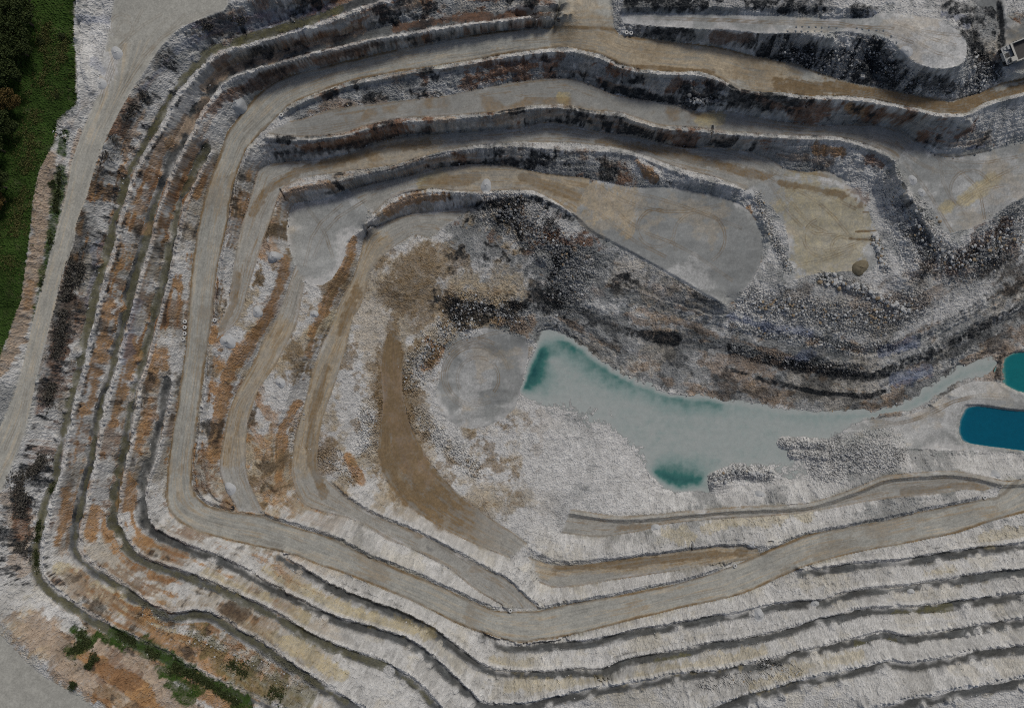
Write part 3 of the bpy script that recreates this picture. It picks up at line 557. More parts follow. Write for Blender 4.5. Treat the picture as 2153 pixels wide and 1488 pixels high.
paint('green', [[(240, 1330), (330, 1378), (420, 1425), (500, 1470)]], 15, .75, .6, only=[6, 0]); paint('olive', [[(480, 1400), (560, 1450), (640, 1470)], [(420, 1340), (470, 1400)], [(540, 1450)]], 30, .6, .9, only=[0]); paint('olive', [[(700, 1345), (780, 1370)], [(1380, 1395), (1450, 1378)], [(1800, 1355), (1880, 1345)], [(1880, 1290), (1990, 1278)]], 9, .6, .8, only=[6])
paint('white', [[(200, 120), (215, 60)], [(205, 180), (225, 130)]], 26, .9, .5); paint('white', [[(60, 1290), (110, 1270)]], 40, .75, .5, only=[0]); paint('white', [[(1950, 60), (2000, 100), (1960, 130), (1900, 70)]], 50, .7, .4, only=[3]); paint('white', [[(1890, 420), (1900, 470), (1915, 560)]], 24, .9, .5)
paint('white', [[(900, 1090), (1000, 990), (1150, 930), (1300, 960), (1380, 1060), (1150, 1080)]], 70, .5, .4, only=[0]); paint('white', [[(1740, 960), (1860, 945)], [(1650, 930), (1730, 935)], [(1520, 1000), (1610, 996)]], 40, .45, .3, only=[0]); paint('white', [[(1900, 905), (1980, 870), (2050, 815)]], 40, .5, .4)
paint('white', [[(p[0], p[1]) for p in VC[:4]]], 6, .8, .3); paint('white', [[(780, 860), (770, 940)], [(985, 685)]], 30, .8, .5, only=[0]); paint('white', [[(700, 690), (690, 800)], [(770, 660), (750, 720)]], 22, .6, .5, only=[0])
paint('orange', [[(822, 730), (824, 850), (850, 930), (890, 1010)]], 30, .6, 1.0, only=[2]); paint('tan', [[(808, 900), (815, 980), (860, 1040)]], 16, .8, .9, only=[2])
paint('pink', [[(60, 1335), (150, 1390), (260, 1440), (380, 1500)], [(220, 1350), (320, 1410)]], 48, .9, .6, only=[0]); paint('rust', [[(210, 1395), (280, 1430)], [(240, 1370)]], 22, .5, 1.0, only=[0]); paint('green', [[(150, 1325), (190, 1345), (150, 1372)], [(215, 1335), (260, 1360)], [(360, 1440), (400, 1470)]], 13, .8, 1.0, only=[0])
# damp brown verges of the carriageways
CH['brown'] = np.maximum(CH['brown'], np.where(K == 1, .75 * smooth(7, 1, EDGE + 4 * N1 + 2 * N2), 0) + np.where(K == 2, .45 * smooth(5, 1, EDGE + 3 * N1), 0)).astype(f32)
W0 = (K == 0) * 1.0
LAY = fbm(XX * .22 + .5 * N3, ZS * 1.5 + 1.1 * N1 + .5 * N2, 2.6, 820, 4, .65)
LAY2 = fbm((XX + YY) * .10 + .5 * N3, ZS * 1.1 + .8 * N1 + .4 * N2, 2.6, 830, 4, .65)
east = smooth(1100, 1300, U) * smooth(560, 660, V) * smooth(960, 880, V)
TRK = np.zeros((NY, NX), f32)
def arc(c, r, a0, a1, n=14, ry=None): return [(c[0] + math.cos(math.radians(a0 + (a1 - a0) * k / n)) * r, c[1] + math.sin(math.radians(a0 + (a1 - a0) * k / n)) * (ry or r)) for k in range(n + 1)]
def track(pts, k=1., gauge=4.5, wid=1.5):
    for sgn in (-1, 1):
        e = offset(chaikin(pts), sgn * gauge / 2); w, d, run = distline(e, 6, True)
        TRK[w] = np.maximum(TRK[w], k * smooth(wid, .4, d + .4 * N2[w]) * (.45 + .55 * smooth(-.3, .3, fbm(run, run * 0, 30., 850, 2))))
for t in ([(1600, 372), (1680, 400), (1740, 440), (1790, 500)], [(1600, 375), (1660, 420), (1700, 470), (1740, 490)], [(1620, 385), (1650, 440), (1700, 490), (1760, 495)], [(1640, 400), (1720, 400), (1800, 440)], [(1670, 560), (1740, 545), (1800, 520)], [(1690, 520), (1750, 530), (1830, 500)], arc((1730, 500), 40, 20, 250), arc((1770, 520), 22, 0, 300),
   [(1960, 325), (2020, 360), (2060, 400), (2070, 460)], [(1990, 335), (2060, 345), (2139, 330)], [(1900, 340), (1950, 400), (1990, 470), (2010, 500)], [(2020, 420), (2080, 380), (2139, 350)], [(2010, 440), (2060, 400), (2110, 390)], arc((2040, 400), 42, 100, 330), [(1975, 330), (1985, 400), (2030, 450)],
   [(1240, 378), (1320, 430), (1420, 450), (1520, 430)], [(1260, 400), (1330, 480), (1440, 520), (1540, 590)], [(1300, 400), (1400, 420), (1560, 480)], arc((1380, 480), 40, 0, 300), arc((1470, 500), 55, 150, 420), [(1250, 440), (1320, 500), (1400, 540)],
   arc((1000, 790), 62, 60, 330), arc((1000, 790), 70, 100, 350), arc((1005, 795), 44, 150, 400), arc((1000, 790), 78, 170, 300), [(1110, 700), (1050, 695), (980, 720)], [(640, 430), (680, 480), (700, 540)], [(640, 560), (660, 480), (720, 430)], [(660, 540), (690, 470), (770, 420)],
   [(300, 20), (270, 80), (240, 140), (205, 240)], [(390, 30), (330, 90), (270, 170), (215, 270)], arc((255, 55), 24, 0, 320), arc((262, 60), 15, 40, 330), [(340, 30), (290, 60), (240, 110), (210, 210)], [(440, 24), (350, 70), (300, 120)],
   [(1230, -20), (1225, 40), (1170, 85), (1080, 90)], [(1240, -20), (1235, 50), (1280, 95), (1400, 115)], [(1215, -20), (1205, 50), (1150, 75)], [(1255, -20), (1255, 50), (1330, 90)], [(1400, 40), (1550, 45), (1700, 52), (1880, 60)], [(1350, 38), (1500, 42), (1640, 46), (1800, 50), (1920, 90)], [(1880, 40), (1950, 80), (2010, 95)], [(1890, 60), (1960, 110), (2005, 120)], [(1880, 50), (1960, 70), (2020, 75)],
   [(2100, 1060), (2085, 1010), (2030, 998), (1960, 1005)], [(2110, 1050), (2100, 1010), (2040, 1005), (1900, 1020), (1750, 1058)], [(2075, 1060), (2078, 1030), (2040, 1012)], [(450, 670), (470, 660), (490, 630), (500, 560)], [(455, 700), (490, 680), (508, 620), (520, 540)], [(440, 740), (465, 700), (495, 670)], [(500, 1080), (510, 1040), (490, 960), (505, 860)], [(540, 1085), (520, 1030), (500, 950), (500, 880), (540, 790)], [(560, 1090), (530, 1050), (510, 980)],
   [(1080, 1300), (1060, 1240), (1000, 1190), (900, 1130)], [(1120, 1300), (1085, 1250), (1020, 1200)], [(1640, 1160), (1580, 1172), (1500, 1172), (1350, 1182)], [(1660, 1165), (1600, 1168), (1520, 1160), (1400, 1172)], [(560, 270), (620, 275), (740, 260), (900, 225)], [(540, 290), (640, 285), (800, 250)], [(1640, 180), (1720, 170), (1800, 195), (1880, 205)], arc((1725, 190), 26, 200, 340), [(1830, 885), (1900, 890), (1960, 870), (2020, 835), (2120, 838)], [(1830, 900), (1920, 885), (1985, 850), (2060, 828), (2120, 833)], arc((2040, 800), 18, 100, 330)): track(t, .8)
for k in range(70):     # worn wheel lines that drift across the carriageways
    src_ = random.choice((O4b, O4b, O4b, BU, CU, PR, LU, GO, FO)); o_ = random.uniform(8, 40) * (1 if src_ is not PR else -1); q = resample(chaikin(src_), 6); n_ = random.randint(14, 60); i_ = random.randint(0, max(1, len(q) - n_ - 2)); q = q[i_:i_ + n_]
    if len(q) < 6: continue
    tt_ = np.linspace(0, 1, len(q)); e = offset(q, 1.); nn_ = e - q[:, :2]; track(q[:, :2] + nn_ * (o_ + 7 * np.sin(tt_ * random.uniform(2, 5)) + tt_ * random.uniform(-8, 8))[:, None], random.uniform(.3, .8))
TRK *= np.isin(K, (1, 2, 3, 4))
north = np.clip(CH['grey'] * 1.5, 0, 1)
B1 = fbm(XX + 4 * N1, YY + 4 * N2, 14., 700, 5, .6); B2 = fbm(XX + 2 * N1, YY, 6., 720, 5, .65); B3 = fbm(XX, YY + 3 * N1, 9., 740, 5, .65); B4 = fbm(XX + 3 * N2, YY, 11., 760, 5, .65)
west = smooth(760, 430, U) * smooth(150, 420, V) * smooth(90, 190, U); south = smooth(1080, 1180, V)
CH['grey'] = np.clip(CH['grey'] * (1 + .8 * B2) + W0 * (1 - north) * (.6 - .3 * south) * smooth(.1, .32, B1 + .3 * N2 + .15 * STRAT), 0, 1)
CH['dark'] = CH['dark'] * np.where(K == 0, .25 + .75 * smooth(-.25, .12, B1 + .5 * N2 + .4 * GULL), 1)
CH['dark'] = np.clip(np.maximum(CH['dark'], W0 * north * (.85 - .3 * east) * smooth(.13, .27 + .1 * east, B3 * (1 - .9 * east) + .9 * LAY * (.35 + .65 * east) + .25 * N2)), 0, 1)
rim = (U < 520) * (V < 1230) * W0 * (ZS > -8.2) * smooth(-.5, -1.5, ZS)
CH['dark'] = np.clip(np.maximum(CH['dark'], W0 * west * .6 * smooth(.24, .36, B3 + .3 * LAY + .2 * N2)), 0, 1)
CH['dark'] = np.clip(np.maximum(CH['dark'], rim * .8 * smooth(-.05, .22, B2 + .35 * RILL + .25 * GULL - .1)), 0, 1)
CH['rust'] = np.clip(np.maximum(CH['rust'], rim * smooth(350, 600, V) * .7 * smooth(.1, .3, B4 + .2 * RILL)), 0, 1)
inner = smooth(420, 520, U) * smooth(1200, 1050, U) * smooth(400, 470, V) * smooth(1130, 1050, V)
CH['tan'] = np.clip(np.maximum(CH['tan'], W0 * (.35 * west + .6 * inner + .08 * south + .3 * north) * smooth(-.05, .3, B1 + .3 * N2 + .2 * STRAT)), 0, 1)
CH['brown'] = np.clip(np.maximum(CH['brown'], W0 * (.6 * inner + .35 * west) * smooth(.12, .3, B3 + .3 * N2 + .3 * STRAT)), 0, 1)
CH['rust'] = np.clip(np.maximum(CH['rust'], W0 * (north * smooth(700, 420, V) * .9 + west * .6) * smooth(.10, .26, B4 + .3 * N2 + .25 * STRAT)), 0, 1)
CH['orange'] = np.clip(np.maximum(CH['orange'], W0 * (west * .95 + north * .35) * smooth(.08, .26, .45 * B2 + .95 * LAY2 + .2 * N2)), 0, 1)
CH['yellow'] = np.clip(np.maximum(CH['yellow'], W0 * (south * .17 + west * .2) * smooth(.06, .3, B4 + .2 * STRAT + .2 * N2)), 0, 1)
CH['white'] = np.clip(np.maximum(CH['white'], W0 * north * .55 * smooth(.1, .25, (B1 - .1) * (1 - .6 * east) - .7 * LAY + .4 * N4)), 0, 1)
for k in ('tan', 'brown', 'yellow', 'grey'):     # wheel borne clay lies in streaks along the carriageways
    m = (K == 1) | (K == 2); CH[k] = np.where(m, np.clip(CH[k] * (1.1 + 1.1 * STREAK + .3 * N2), 0, 1), CH[k]).astype(f32)
m = (K == 2); CH['brown'] = np.where(m, np.maximum(CH['brown'], .6 * smooth(.06, .45, STREAK)), CH['brown']).astype(f32)
m = (K == 1) | (K == 4); CH['tan'] = np.where(m, np.maximum(CH['tan'], .5 * smooth(.02, .4, STREAK)), CH['tan']).astype(f32)
CH['brown'] = np.clip(np.maximum(CH['brown'], np.where(K == 3, .8, .55) * TRK), 0, 1).astype(f32)
CH['brown'] = np.clip(np.maximum(CH['brown'], (K == 1) * .35 * smooth(.15, .4, B1 + .5 * STREAK)), 0, 1).astype(f32)
m = (K == 3); CH['white'] = np.where(m, np.maximum(CH['white'], .4 * smooth(.05, .4, B1 + .6 * STREAK)), CH['white']).astype(f32); CH['tan'] = np.where(m, np.maximum(CH['tan'], .35 * smooth(.1, .4, B4 + .5 * STREAK)), CH['tan']).astype(f32)
m = (K == 6); CH['grey'] = np.where(m, np.maximum(CH['grey'], .6 * smooth(-.1, .3, B3)), CH['grey']).astype(f32); CH['dark'] = np.where(m, np.maximum(CH['dark'], (.75 - .4 * south) * smooth(-.3, .35, B2 + .3 * south + .5 * N2)), CH['dark']).astype(f32)  # benches: dark fines, deepened in colour for shadow at bunds and toes
m = (K == 5); CH['tan'] = np.where(m, np.maximum(CH['tan'], .55 * smooth(.14, .3, B4 + .4 * N2)), CH['tan']).astype(f32); CH['olive'] = np.where(m, np.maximum(CH['olive'], .85 * smooth(-.1, .25, B2 + .3 * N2)), CH['olive']).astype(f32); CH['pink'] = np.where(m, np.maximum(CH['pink'], .75 * smooth(.16, .3, B3 + .3 * N2)), CH['pink']).astype(f32)
for z, w_, p in BENCH: # pale freshly tipped safety bunds
    e = offset(chaikin(extend(p)), w_ / 2 + 6); w, d, _ = distline(e, 12)
    bw_ = .72 * smooth(7.5, 3.5, d + 2 * N2[w]) * (K[w] == 0)
    for c_ in ('orange', 'rust', 'tan', 'brown', 'dark', 'yellow', 'pink', 'grey'): CH[c_][w] *= 1 - bw_
    CH['white'][w] = np.maximum(CH['white'][w], .85 * smooth(7.5, 3.5, d + 2 * N2[w]) * (K[w] == 0))
print('masks', time.time() - T0)
# ------------------------------------------------------------------ scene helpers
def put(o, parent=None):
    COL.objects.link(o)
    if parent: o.parent = parent
    return o
def tag(o, label=None, cat=None, group=None, kind=None):
    for k, v in (('label', label), ('category', cat), ('group', group), ('kind', kind)):
        if v: o[k] = v
    return o
def empty(name, loc, rz=0.):
    o = bpy.data.objects.new(name, None); o.empty_display_size = .3
    o.location = loc; o.rotation_euler = (0, 0, rz); return put(o)
def mesh_np(name, co, faces, mat=None, smooth_=False):
    """faces: (n, k) index array with one k"""
    me = bpy.data.meshes.new(name); n, k = faces.shape
    me.vertices.add(len(co)); me.vertices.foreach_set('co', np.ascontiguousarray(co, f32).ravel())
    me.loops.add(n * k); me.loops.foreach_set('vertex_index', np.ascontiguousarray(faces, np.int32).ravel())
    me.polygons.add(n); me.polygons.foreach_set('loop_start', np.arange(0, n * k, k, dtype=np.int32))
    me.polygons.foreach_set('loop_total', np.full(n, k, np.int32))
    me.polygons.foreach_set('use_smooth', np.full(n, smooth_, bool))
    me.update(calc_edges=True)
    if mat: me.materials.append(mat)
    return me
def attr(me, name, arr):
    a = me.attributes.new(name, 'FLOAT_COLOR', 'POINT'); a.data.foreach_set('color', np.ascontiguousarray(arr, f32).ravel())
def attr1(me, name, arr):
    a = me.attributes.new(name, 'FLOAT', 'POINT'); a.data.foreach_set('value', np.ascontiguousarray(arr, f32).ravel())

class NT:
    def __init__(s, name, rough=.95, spec=.15):
        s.m = bpy.data.materials.new(name); s.m.use_nodes = True; s.t = s.m.node_tree
        s.b = s.t.nodes['Principled BSDF']; s.b.inputs['Roughness'].default_value = rough
        s.b.inputs['Specular IOR Level'].default_value = spec; s.pos = None
    def n(s, kind, **kw):
        x = s.t.nodes.new(kind)
        for k, v in kw.items(): setattr(x, k, v)
        return x
    def l(s, a, b): s.t.links.new(a, b)
    def noise(s, scale, detail=4, rough=.6):
        if s.pos is None: s.pos = s.n('ShaderNodeNewGeometry').outputs['Position']
        x = s.n('ShaderNodeTexNoise'); x.inputs['Scale'].default_value = scale; x.inputs['Detail'].default_value = detail
        x.inputs['Roughness'].default_value = rough; s.l(s.pos, x.inputs['Vector']); return x.outputs['Fac']
    def attr(s, name): return s.n('ShaderNodeAttribute', attribute_name=name)
    def math(s, op, a, b=None, clamp=False):
        x = s.n('ShaderNodeMath', operation=op, use_clamp=clamp)
        for i, q in enumerate((a, b)):
            if q is None: continue
            if isinstance(q, (int, float)): x.inputs[i].default_value = q
            else: s.l(q, x.inputs[i])
        return x.outputs[0]
    def mix(s, fac, a, b, mode='MIX'):
        x = s.n('ShaderNodeMix', data_type='RGBA', blend_type=mode)
        for i, q in ((0, fac), (6, a), (7, b)):
            if isinstance(q, (int, float)): x.inputs[i].default_value = q
            elif isinstance(q, tuple): x.inputs[i].default_value = (*q, 1)
            else: s.l(q, x.inputs[i])
        return x.outputs[2]
    def ramp(s, fac, stops):
        x = s.n('ShaderNodeValToRGB'); e = x.color_ramp.elements
        while len(e) < len(stops): e.new(.5)
        for q, (p, c) in zip(e, stops): q.position = p; q.color = (*c, 1)
        s.l(fac, x.inputs[0]); return x.outputs[0]
    def grey(s, v):
        x = s.n('ShaderNodeCombineColor')
        for i in range(3): s.l(v, x.inputs[i])
        return x.outputs[0]
    def out(s, c): s.l(c, s.b.inputs['Base Color']); return s.m
def simple(name, c, rough=.8, var=.25, scale=1.5, spec=.2, metal=0.):
    t = NT(name, rough, spec); n = t.noise(scale, 5); t.b.inputs['Metallic'].default_value = metal
    return t.out(t.mix(n, tuple(x * (1 - var) for x in c), tuple(min(1, x * (1 + var)) for x in c)))

# ------------------------------------------------------------------ ground material
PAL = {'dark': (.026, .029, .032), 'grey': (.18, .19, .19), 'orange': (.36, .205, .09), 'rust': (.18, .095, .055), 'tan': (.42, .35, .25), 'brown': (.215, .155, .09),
       'green': (.04, .075, .016), 'olive': (.14, .13, .06), 'yellow': (.47, .39, .21), 'blue': (.15, .19, .30), 'white': (.61, .605, .59), 'pink': (.38, .29, .21)}
ORDER = ['grey', 'white', 'pink', 'yellow', 'tan', 'orange', 'rust', 'brown', 'blue', 'dark', 'olive', 'green']
GT = NT('ground', .95, .1)
c = GT.attr('ground_tint').outputs['Color']
fine = GT.noise(1.6, 6, .7); mid = GT.noise(.35, 5, .6); big = GT.noise(.06, 4, .6)
BRK = GT.math('MAXIMUM', GT.math('ADD', GT.math('MULTIPLY', GT.math('ADD', fine, mid), 1.7), -.62), .12)
sep = []
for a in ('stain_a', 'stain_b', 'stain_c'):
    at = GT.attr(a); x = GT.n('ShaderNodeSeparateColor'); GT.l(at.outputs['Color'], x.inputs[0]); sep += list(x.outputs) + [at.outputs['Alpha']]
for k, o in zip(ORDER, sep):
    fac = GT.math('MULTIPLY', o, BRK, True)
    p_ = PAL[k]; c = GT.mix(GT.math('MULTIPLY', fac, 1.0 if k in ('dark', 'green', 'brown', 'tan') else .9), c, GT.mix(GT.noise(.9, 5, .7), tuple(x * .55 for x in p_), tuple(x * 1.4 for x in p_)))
at = GT.attr('grain'); x = GT.n('ShaderNodeSeparateColor'); GT.l(at.outputs['Color'], x.inputs[0])
v = GT.math('ADD', 1.0, x.outputs[0]); v = GT.math('MULTIPLY', v, GT.math('ADD', GT.math('MULTIPLY', fine, .9), .55)); v = GT.math('MULTIPLY', v, GT.math('ADD', GT.math('MULTIPLY', mid, .36), .82))
v = GT.math('MULTIPLY', v, GT.math('ADD', GT.math('MULTIPLY', big, .3), .85))
c = GT.mix(1.0, c, GT.grey(v), 'MULTIPLY')
M_GROUND = GT.out(c)

# ------------------------------------------------------------------ ground meshes, one per kind of surface, cut from one sheet
TINT = np.array([(.53, .525, .51), (.41, .405, .365), (.38, .372, .34), (.355, .362, .35), (.42, .41, .365), (.07, .09, .03), (.13, .13, .122)], f32)  # last tint, the benches, is dark rock with some shadow tone painted in
jj, ii = np.mgrid[0:NY, 0:NX]
jit = (K != 1) & (K != 4)
Kj = K[np.clip((jj + 7 * N1 + 4 * N2).astype(int), 0, NY - 1), np.clip((ii + 7 * fbm(XX, YY, 8., 501, 4) + 3 * FINE).astype(int), 0, NX - 1)]
KA = K[np.clip((jj + 26 * N1 + 12 * N2).astype(int), 0, NY - 1), np.clip((ii + 26 * fbm(XX, YY, 11., 505, 4) + 4 * FINE).astype(int), 0, NX - 1)]
Kj = np.where(np.isin(K, (0, 3)) & np.isin(KA, (0, 3)), KA, Kj)
tint = TINT[np.where(jit, Kj, K)]
for q in range(3): tint[..., q] = blur(tint[..., q], 4)
gr = np.where(flat & (K != 6), .34 * STREAK, 0) + np.where(K == 6, .30 * STREAK, 0) + np.where(K == 0, .10 * RILL * face + .08 * GULL * face + (.10 + .38 * north) * STRAT * smooth(.1, .3, slope), 0) + np.where(K == 5, .3 * N2 + .3 * N1, 0) + .09 * FINE + .10 * N2 + .10 * N4 + np.where(K == 0, .36 * CRUM, 0)  # streaks and grain; CRUM also paints crevice shade into the wall colour
KEEP = {'ground_tint': np.concatenate([tint, np.ones((NY, NX, 1), f32)], -1),
        'grain': np.stack([gr, RILL, FINE, rubm], -1)}
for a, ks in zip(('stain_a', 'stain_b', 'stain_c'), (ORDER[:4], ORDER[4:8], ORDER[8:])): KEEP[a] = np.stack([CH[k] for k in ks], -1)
fc = K[:-1, :-1]
NAMES = {0: 'quarry_walls', 1: 'haul_road', 2: 'access_ramp', 3: 'quarry_floor', 4: 'perimeter_track', 5: 'grass_verge', 6: 'quarry_bench'}
WORDS = {0: 'stepped white, grey and rusty rock walls of the open pit', 1: 'wide pale haul road winding round the pit', 2: 'narrower brown streaked ramps inside the pit', 3: 'flat grey working floors of the pit',
         4: 'pale perimeter track along the rim of the pit', 5: 'green grass verge beyond the rim track', 6: 'dark narrow benches between the rock walls'}
for k, nm in NAMES.items():
    j, i = np.nonzero(fc == k)
    if not len(j): continue
    base = j * NX + i; F = np.stack([base, base + 1, base + NX + 1, base + NX], 1)
    uq, inv = np.unique(F.ravel(), return_inverse=True)
    co = np.stack([XX.ravel()[uq], YY.ravel()[uq], ZF_.ravel()[uq]], 1)
    me = mesh_np(nm, co, inv.reshape(F.shape), M_GROUND)
    for a, arr in KEEP.items(): attr(me, a, arr.reshape(-1, 4)[uq])
    tag(put(bpy.data.objects.new(nm, me)), WORDS[k], 'ground', kind='structure')
# land round the surveyed sheet, out to the horizon
ring = [(0, i) for i in range(NX)] + [(j, NX - 1) for j in range(1, NY)] + [(NY - 1, i) for i in range(NX - 2, -1, -1)] + [(j, 0) for j in range(NY - 2, 0, -1)]
rj = np.array([r[0] for r in ring]); ri = np.array([r[1] for r in ring]); b = np.stack([XX[rj, ri], YY[rj, ri], ZF_[rj, ri]], 1); n = len(b)
lay = [b]
nd = b[:, :2] / np.array([X1, Y1]); nd = np.clip(nd * 1.0, -1, 1)
for dist, kz in ((12, .15), (45, .6), (140, 1), (700, 1), (4000, 1)):
    q = b.copy(); q[:, :2] += nd * dist; q[:, 2] = b[:, 2] * (1 - kz) + kz * 3.5 + 1.2 * fbm(q[:, 0], q[:, 1], 40., 600, 3) * min(dist / 30, 2); lay.append(q)
co = np.vstack(lay); F = []
for r in range(len(lay) - 1):
    a = r * n + np.arange(n); a2 = r * n + (np.arange(n) + 1) % n; F.append(np.stack([a, a + n, a2 + n, a2], 1))
me = mesh_np('surrounding_land', co, np.vstack(F), M_GROUND)
w = np.concatenate([np.full(n, t) for t in (0, .75, 1, 1, 1, 1)])[:, None]
attr(me, 'ground_tint', np.concatenate([np.tile(tint[rj, ri], (6, 1)) * (1 - w) + np.array([(.2, .2, .12)]) * w, np.ones((6 * n, 1))], 1))
for a in ('stain_a', 'stain_b', 'stain_c'): attr(me, a, np.tile(KEEP[a][rj, ri], (6, 1)) * (1 - w))
attr(me, 'grain', np.zeros((6 * n, 4)))
tag(put(bpy.data.objects.new('surrounding_land', me)), 'rough scrubby land round the pit', 'ground', kind='structure')
print('ground meshes', time.time() - T0)

# ------------------------------------------------------------------ water
def water(name, area, level, stops, label, edge=.14, ripple=.5):
    m = inside(area) & (ZF_ < level + .05); m = blur(m.astype(f32), 1) > .02
    j, i = np.nonzero(m[:-1, :-1]); base = j * NX + i
    F = np.stack([base, base + 1, base + NX + 1, base + NX], 1); uq, inv = np.unique(F.ravel(), return_inverse=True)
    dep = np.clip(level - blur(ZF_, 3), 0, 9)
    t = NT(name, .12, .35)
    co = np.stack([XX.ravel()[uq], YY.ravel()[uq], np.full(len(uq), level)], 1)
    me = mesh_np(name, co, inv.reshape(F.shape), t.m, True); attr1(me, 'depth', dep.ravel()[uq])
    d = t.attr('depth').outputs['Fac']; nz = t.noise(.07, 5, .6); nz2 = t.noise(.5, 4, .6)
    dd = t.math('MULTIPLY', d, t.math('ADD', t.math('MULTIPLY', nz, 1.0), .5)); dd = t.math('DIVIDE', dd, 3.0, True)
    cc = t.ramp(dd, stops); cc = t.mix(1.0, cc, t.grey(t.math('ADD', t.math('MULTIPLY', nz2, .3), .85)), 'MULTIPLY'); t.out(cc)
    bp = t.n('ShaderNodeBump'); bp.inputs['Strength'].default_value = .12; bp.inputs['Distance'].default_value = ripple; t.l(t.noise(1.2, 3), bp.inputs['Height']); t.l(bp.outputs[0], t.b.inputs['Normal'])
    tr = t.n('ShaderNodeBsdfTransparent'); mx = t.n('ShaderNodeMixShader'); t.l(t.math('DIVIDE', d, edge, True), mx.inputs[0]); t.l(tr.outputs[0], mx.inputs[1]); t.l(t.b.outputs[0], mx.inputs[2])
    t.l(mx.outputs[0], t.t.nodes['Material Output'].inputs[0])
    tag(put(bpy.data.objects.new(name, me)), label, 'water', kind='structure')
water('lagoon_water', [(1070, 680), (1200, 690), (1520, 825), (1850, 850), (2000, 770), (2104, 735), (2104, 780), (1990, 840), (1850, 895), (1770, 940), (1740, 1040), (1380, 1055), (1080, 850)], -52.0,
      [(0, (.44, .465, .445)), (.16, (.39, .435, .415)), (.36, (.28, .37, .35)), (.62, (.06, .19, .17)), (.9, (.02, .10, .10))], 'milky pale lagoon on the floor of the pit with teal deeps')
water('turquoise_pond_water', TPOND[:2] + [(2260, 720), (2260, 860)] + TPOND[4:] + [(2090, 780)], -51.6, [(0, (.30, .38, .36)), (.10, (.08, .25, .23)), (.3, (.01, .175, .19)), (1, (.0, .15, .17))], 'turquoise settling pond at the right edge')
water('blue_pond_water', [(2005, 842), (2139, 848), (2260, 850), (2260, 980), (2139, 958), (2080, 952), (2010, 940), (2000, 900)], -51.6, [(0, (.3, .37, .38)), (.08, (.06, .2, .25)), (.2, (.0, .115, .18)), (1, (.0, .085, .15))], 'deep blue settling pond at the right edge')
# ------------------------------------------------------------------ loose rock
def rock_shape(seed, sub):
    bm = bmesh.new(); bmesh.ops.create_icosphere(bm, subdivisions=sub, radius=1.0); r = random.Random(seed)
    ax = [Vector((r.gauss(0, 1), r.gauss(0, 1), r.gauss(0, 1))).normalized() for _ in range(7)]; cut = [r.uniform(.55, .9) for _ in ax]
    for v in bm.verts:
        for a, q in zip(ax, cut):
            d = v.co.dot(a)
            if d > q: v.co -= a * (d - q)
        v.co *= r.uniform(.9, 1.08)
    co = np.array([v.co[:] for v in bm.verts], f32); F = np.array([[v.index for v in f.verts] for f in bm.faces], np.int32); bm.free()
    return co, F
SMALL = [rock_shape(k, 1) for k in range(8)]; SMALL = [(c[:12] if False else c, F) for c, F in SMALL]
RT = NT('loose_rock', .92, .12); cc = RT.attr('rock_tint').outputs['Color']; nn = RT.noise(2.2, 5, .65)
M_ROCK = RT.out(RT.mix(1.0, cc, RT.grey(RT.math('ADD', RT.math('MULTIPLY', nn, .7), .62)), 'MULTIPLY'))
TONE = np.array([(.50, .505, .50), (.20, .205, .21), (.34, .265, .18)], f32)
def gzv(u, v):
    z = np.full(u.shape, -25.)
    for _ in range(14):
        x = (u - CX) / FPX * (HC - z); y = -(v - CY) / FPX * (HC - z)
        i = np.clip(np.rint((x - X0) / G).astype(int), 0, NX - 1); j = np.clip(np.rint((y - Y0) / G).astype(int), 0, NY - 1)
        z = .4 * z + .6 * ZF_[j, i]
    return x, y, z, j, i
RR = np.random.default_rng(21); PX, PY, PZ, PS, PT, PG = [], [], [], [], [], []
for b_ in BENCH: RUB.append(([tuple(q) for q in offset(chaikin(b_[2]), -b_[1] * .45)], 5, .22, .18, .6, (.75, .15, .1), 'on the benches'))
for l_ in (BU, CU, ETOE, WT, GO[10:], O4[:10]): RUB.append((l_, 7, .35, .2, .75, (.5, .45, .05), 'at the foot of the terrace walls'))
for g, (pts, r, dens, s0, s1, tone, words) in enumerate(RUB):
    P = np.array(pts, float); seg = np.linalg.norm(np.diff(P, axis=0), axis=1); L = seg.sum()
    n = int((L * 2 * r + math.pi * r * r) * .0285 * dens * (3.4 if g < 24 else 1.6))
    if g >= 24: n = min(n, 1500)
    t = RR.random(n) * L; cum = np.concatenate([[0], np.cumsum(seg)]); k = np.clip(np.searchsorted(cum, t) - 1, 0, len(seg) - 1); f = (t - cum[k]) / np.maximum(seg[k], 1e-6)
    q = P[k] + (P[k + 1] - P[k]) * f[:, None]; ang = RR.random(n) * 2 * math.pi; rad = np.abs(RR.normal(0, .5, n)) * r
    u = q[:, 0] + np.cos(ang) * rad; v = q[:, 1] + np.sin(ang) * rad
    x, y, z, j, i = gzv(u, v)
    size = s0 * .7 * (s1 * 1.15 / s0 / .7) ** (RR.random(n) ** 2.6) * .5
    ok = ~np.isin(K[j, i], (1, 4)) & (z > -52.25)
    ok &= ~((K[j, i] == 2) & (RR.random(n) < .85))
    tn = TONE[RR.choice(3, n, p=np.array(tone) / sum(tone))] * RR.uniform(.75, 1.15, (n, 1))
    PX.append(x[ok]); PY.append(y[ok]); PZ.append(z[ok]); PS.append(size[ok]); PT.append(tn[ok]); PG.append(np.full(ok.sum(), g))
PX, PY, PZ, PS, PT, PG = (np.concatenate(a) for a in (PX, PY, PZ, PS, PT, PG))
order = np.argsort(-PS); top = order[:300]; rest = order[300:]
print('rocks', len(PS), 'largest', PS[order[0]], PS[order[300]])
cos, fcs, tns, off = [], [], [], 0
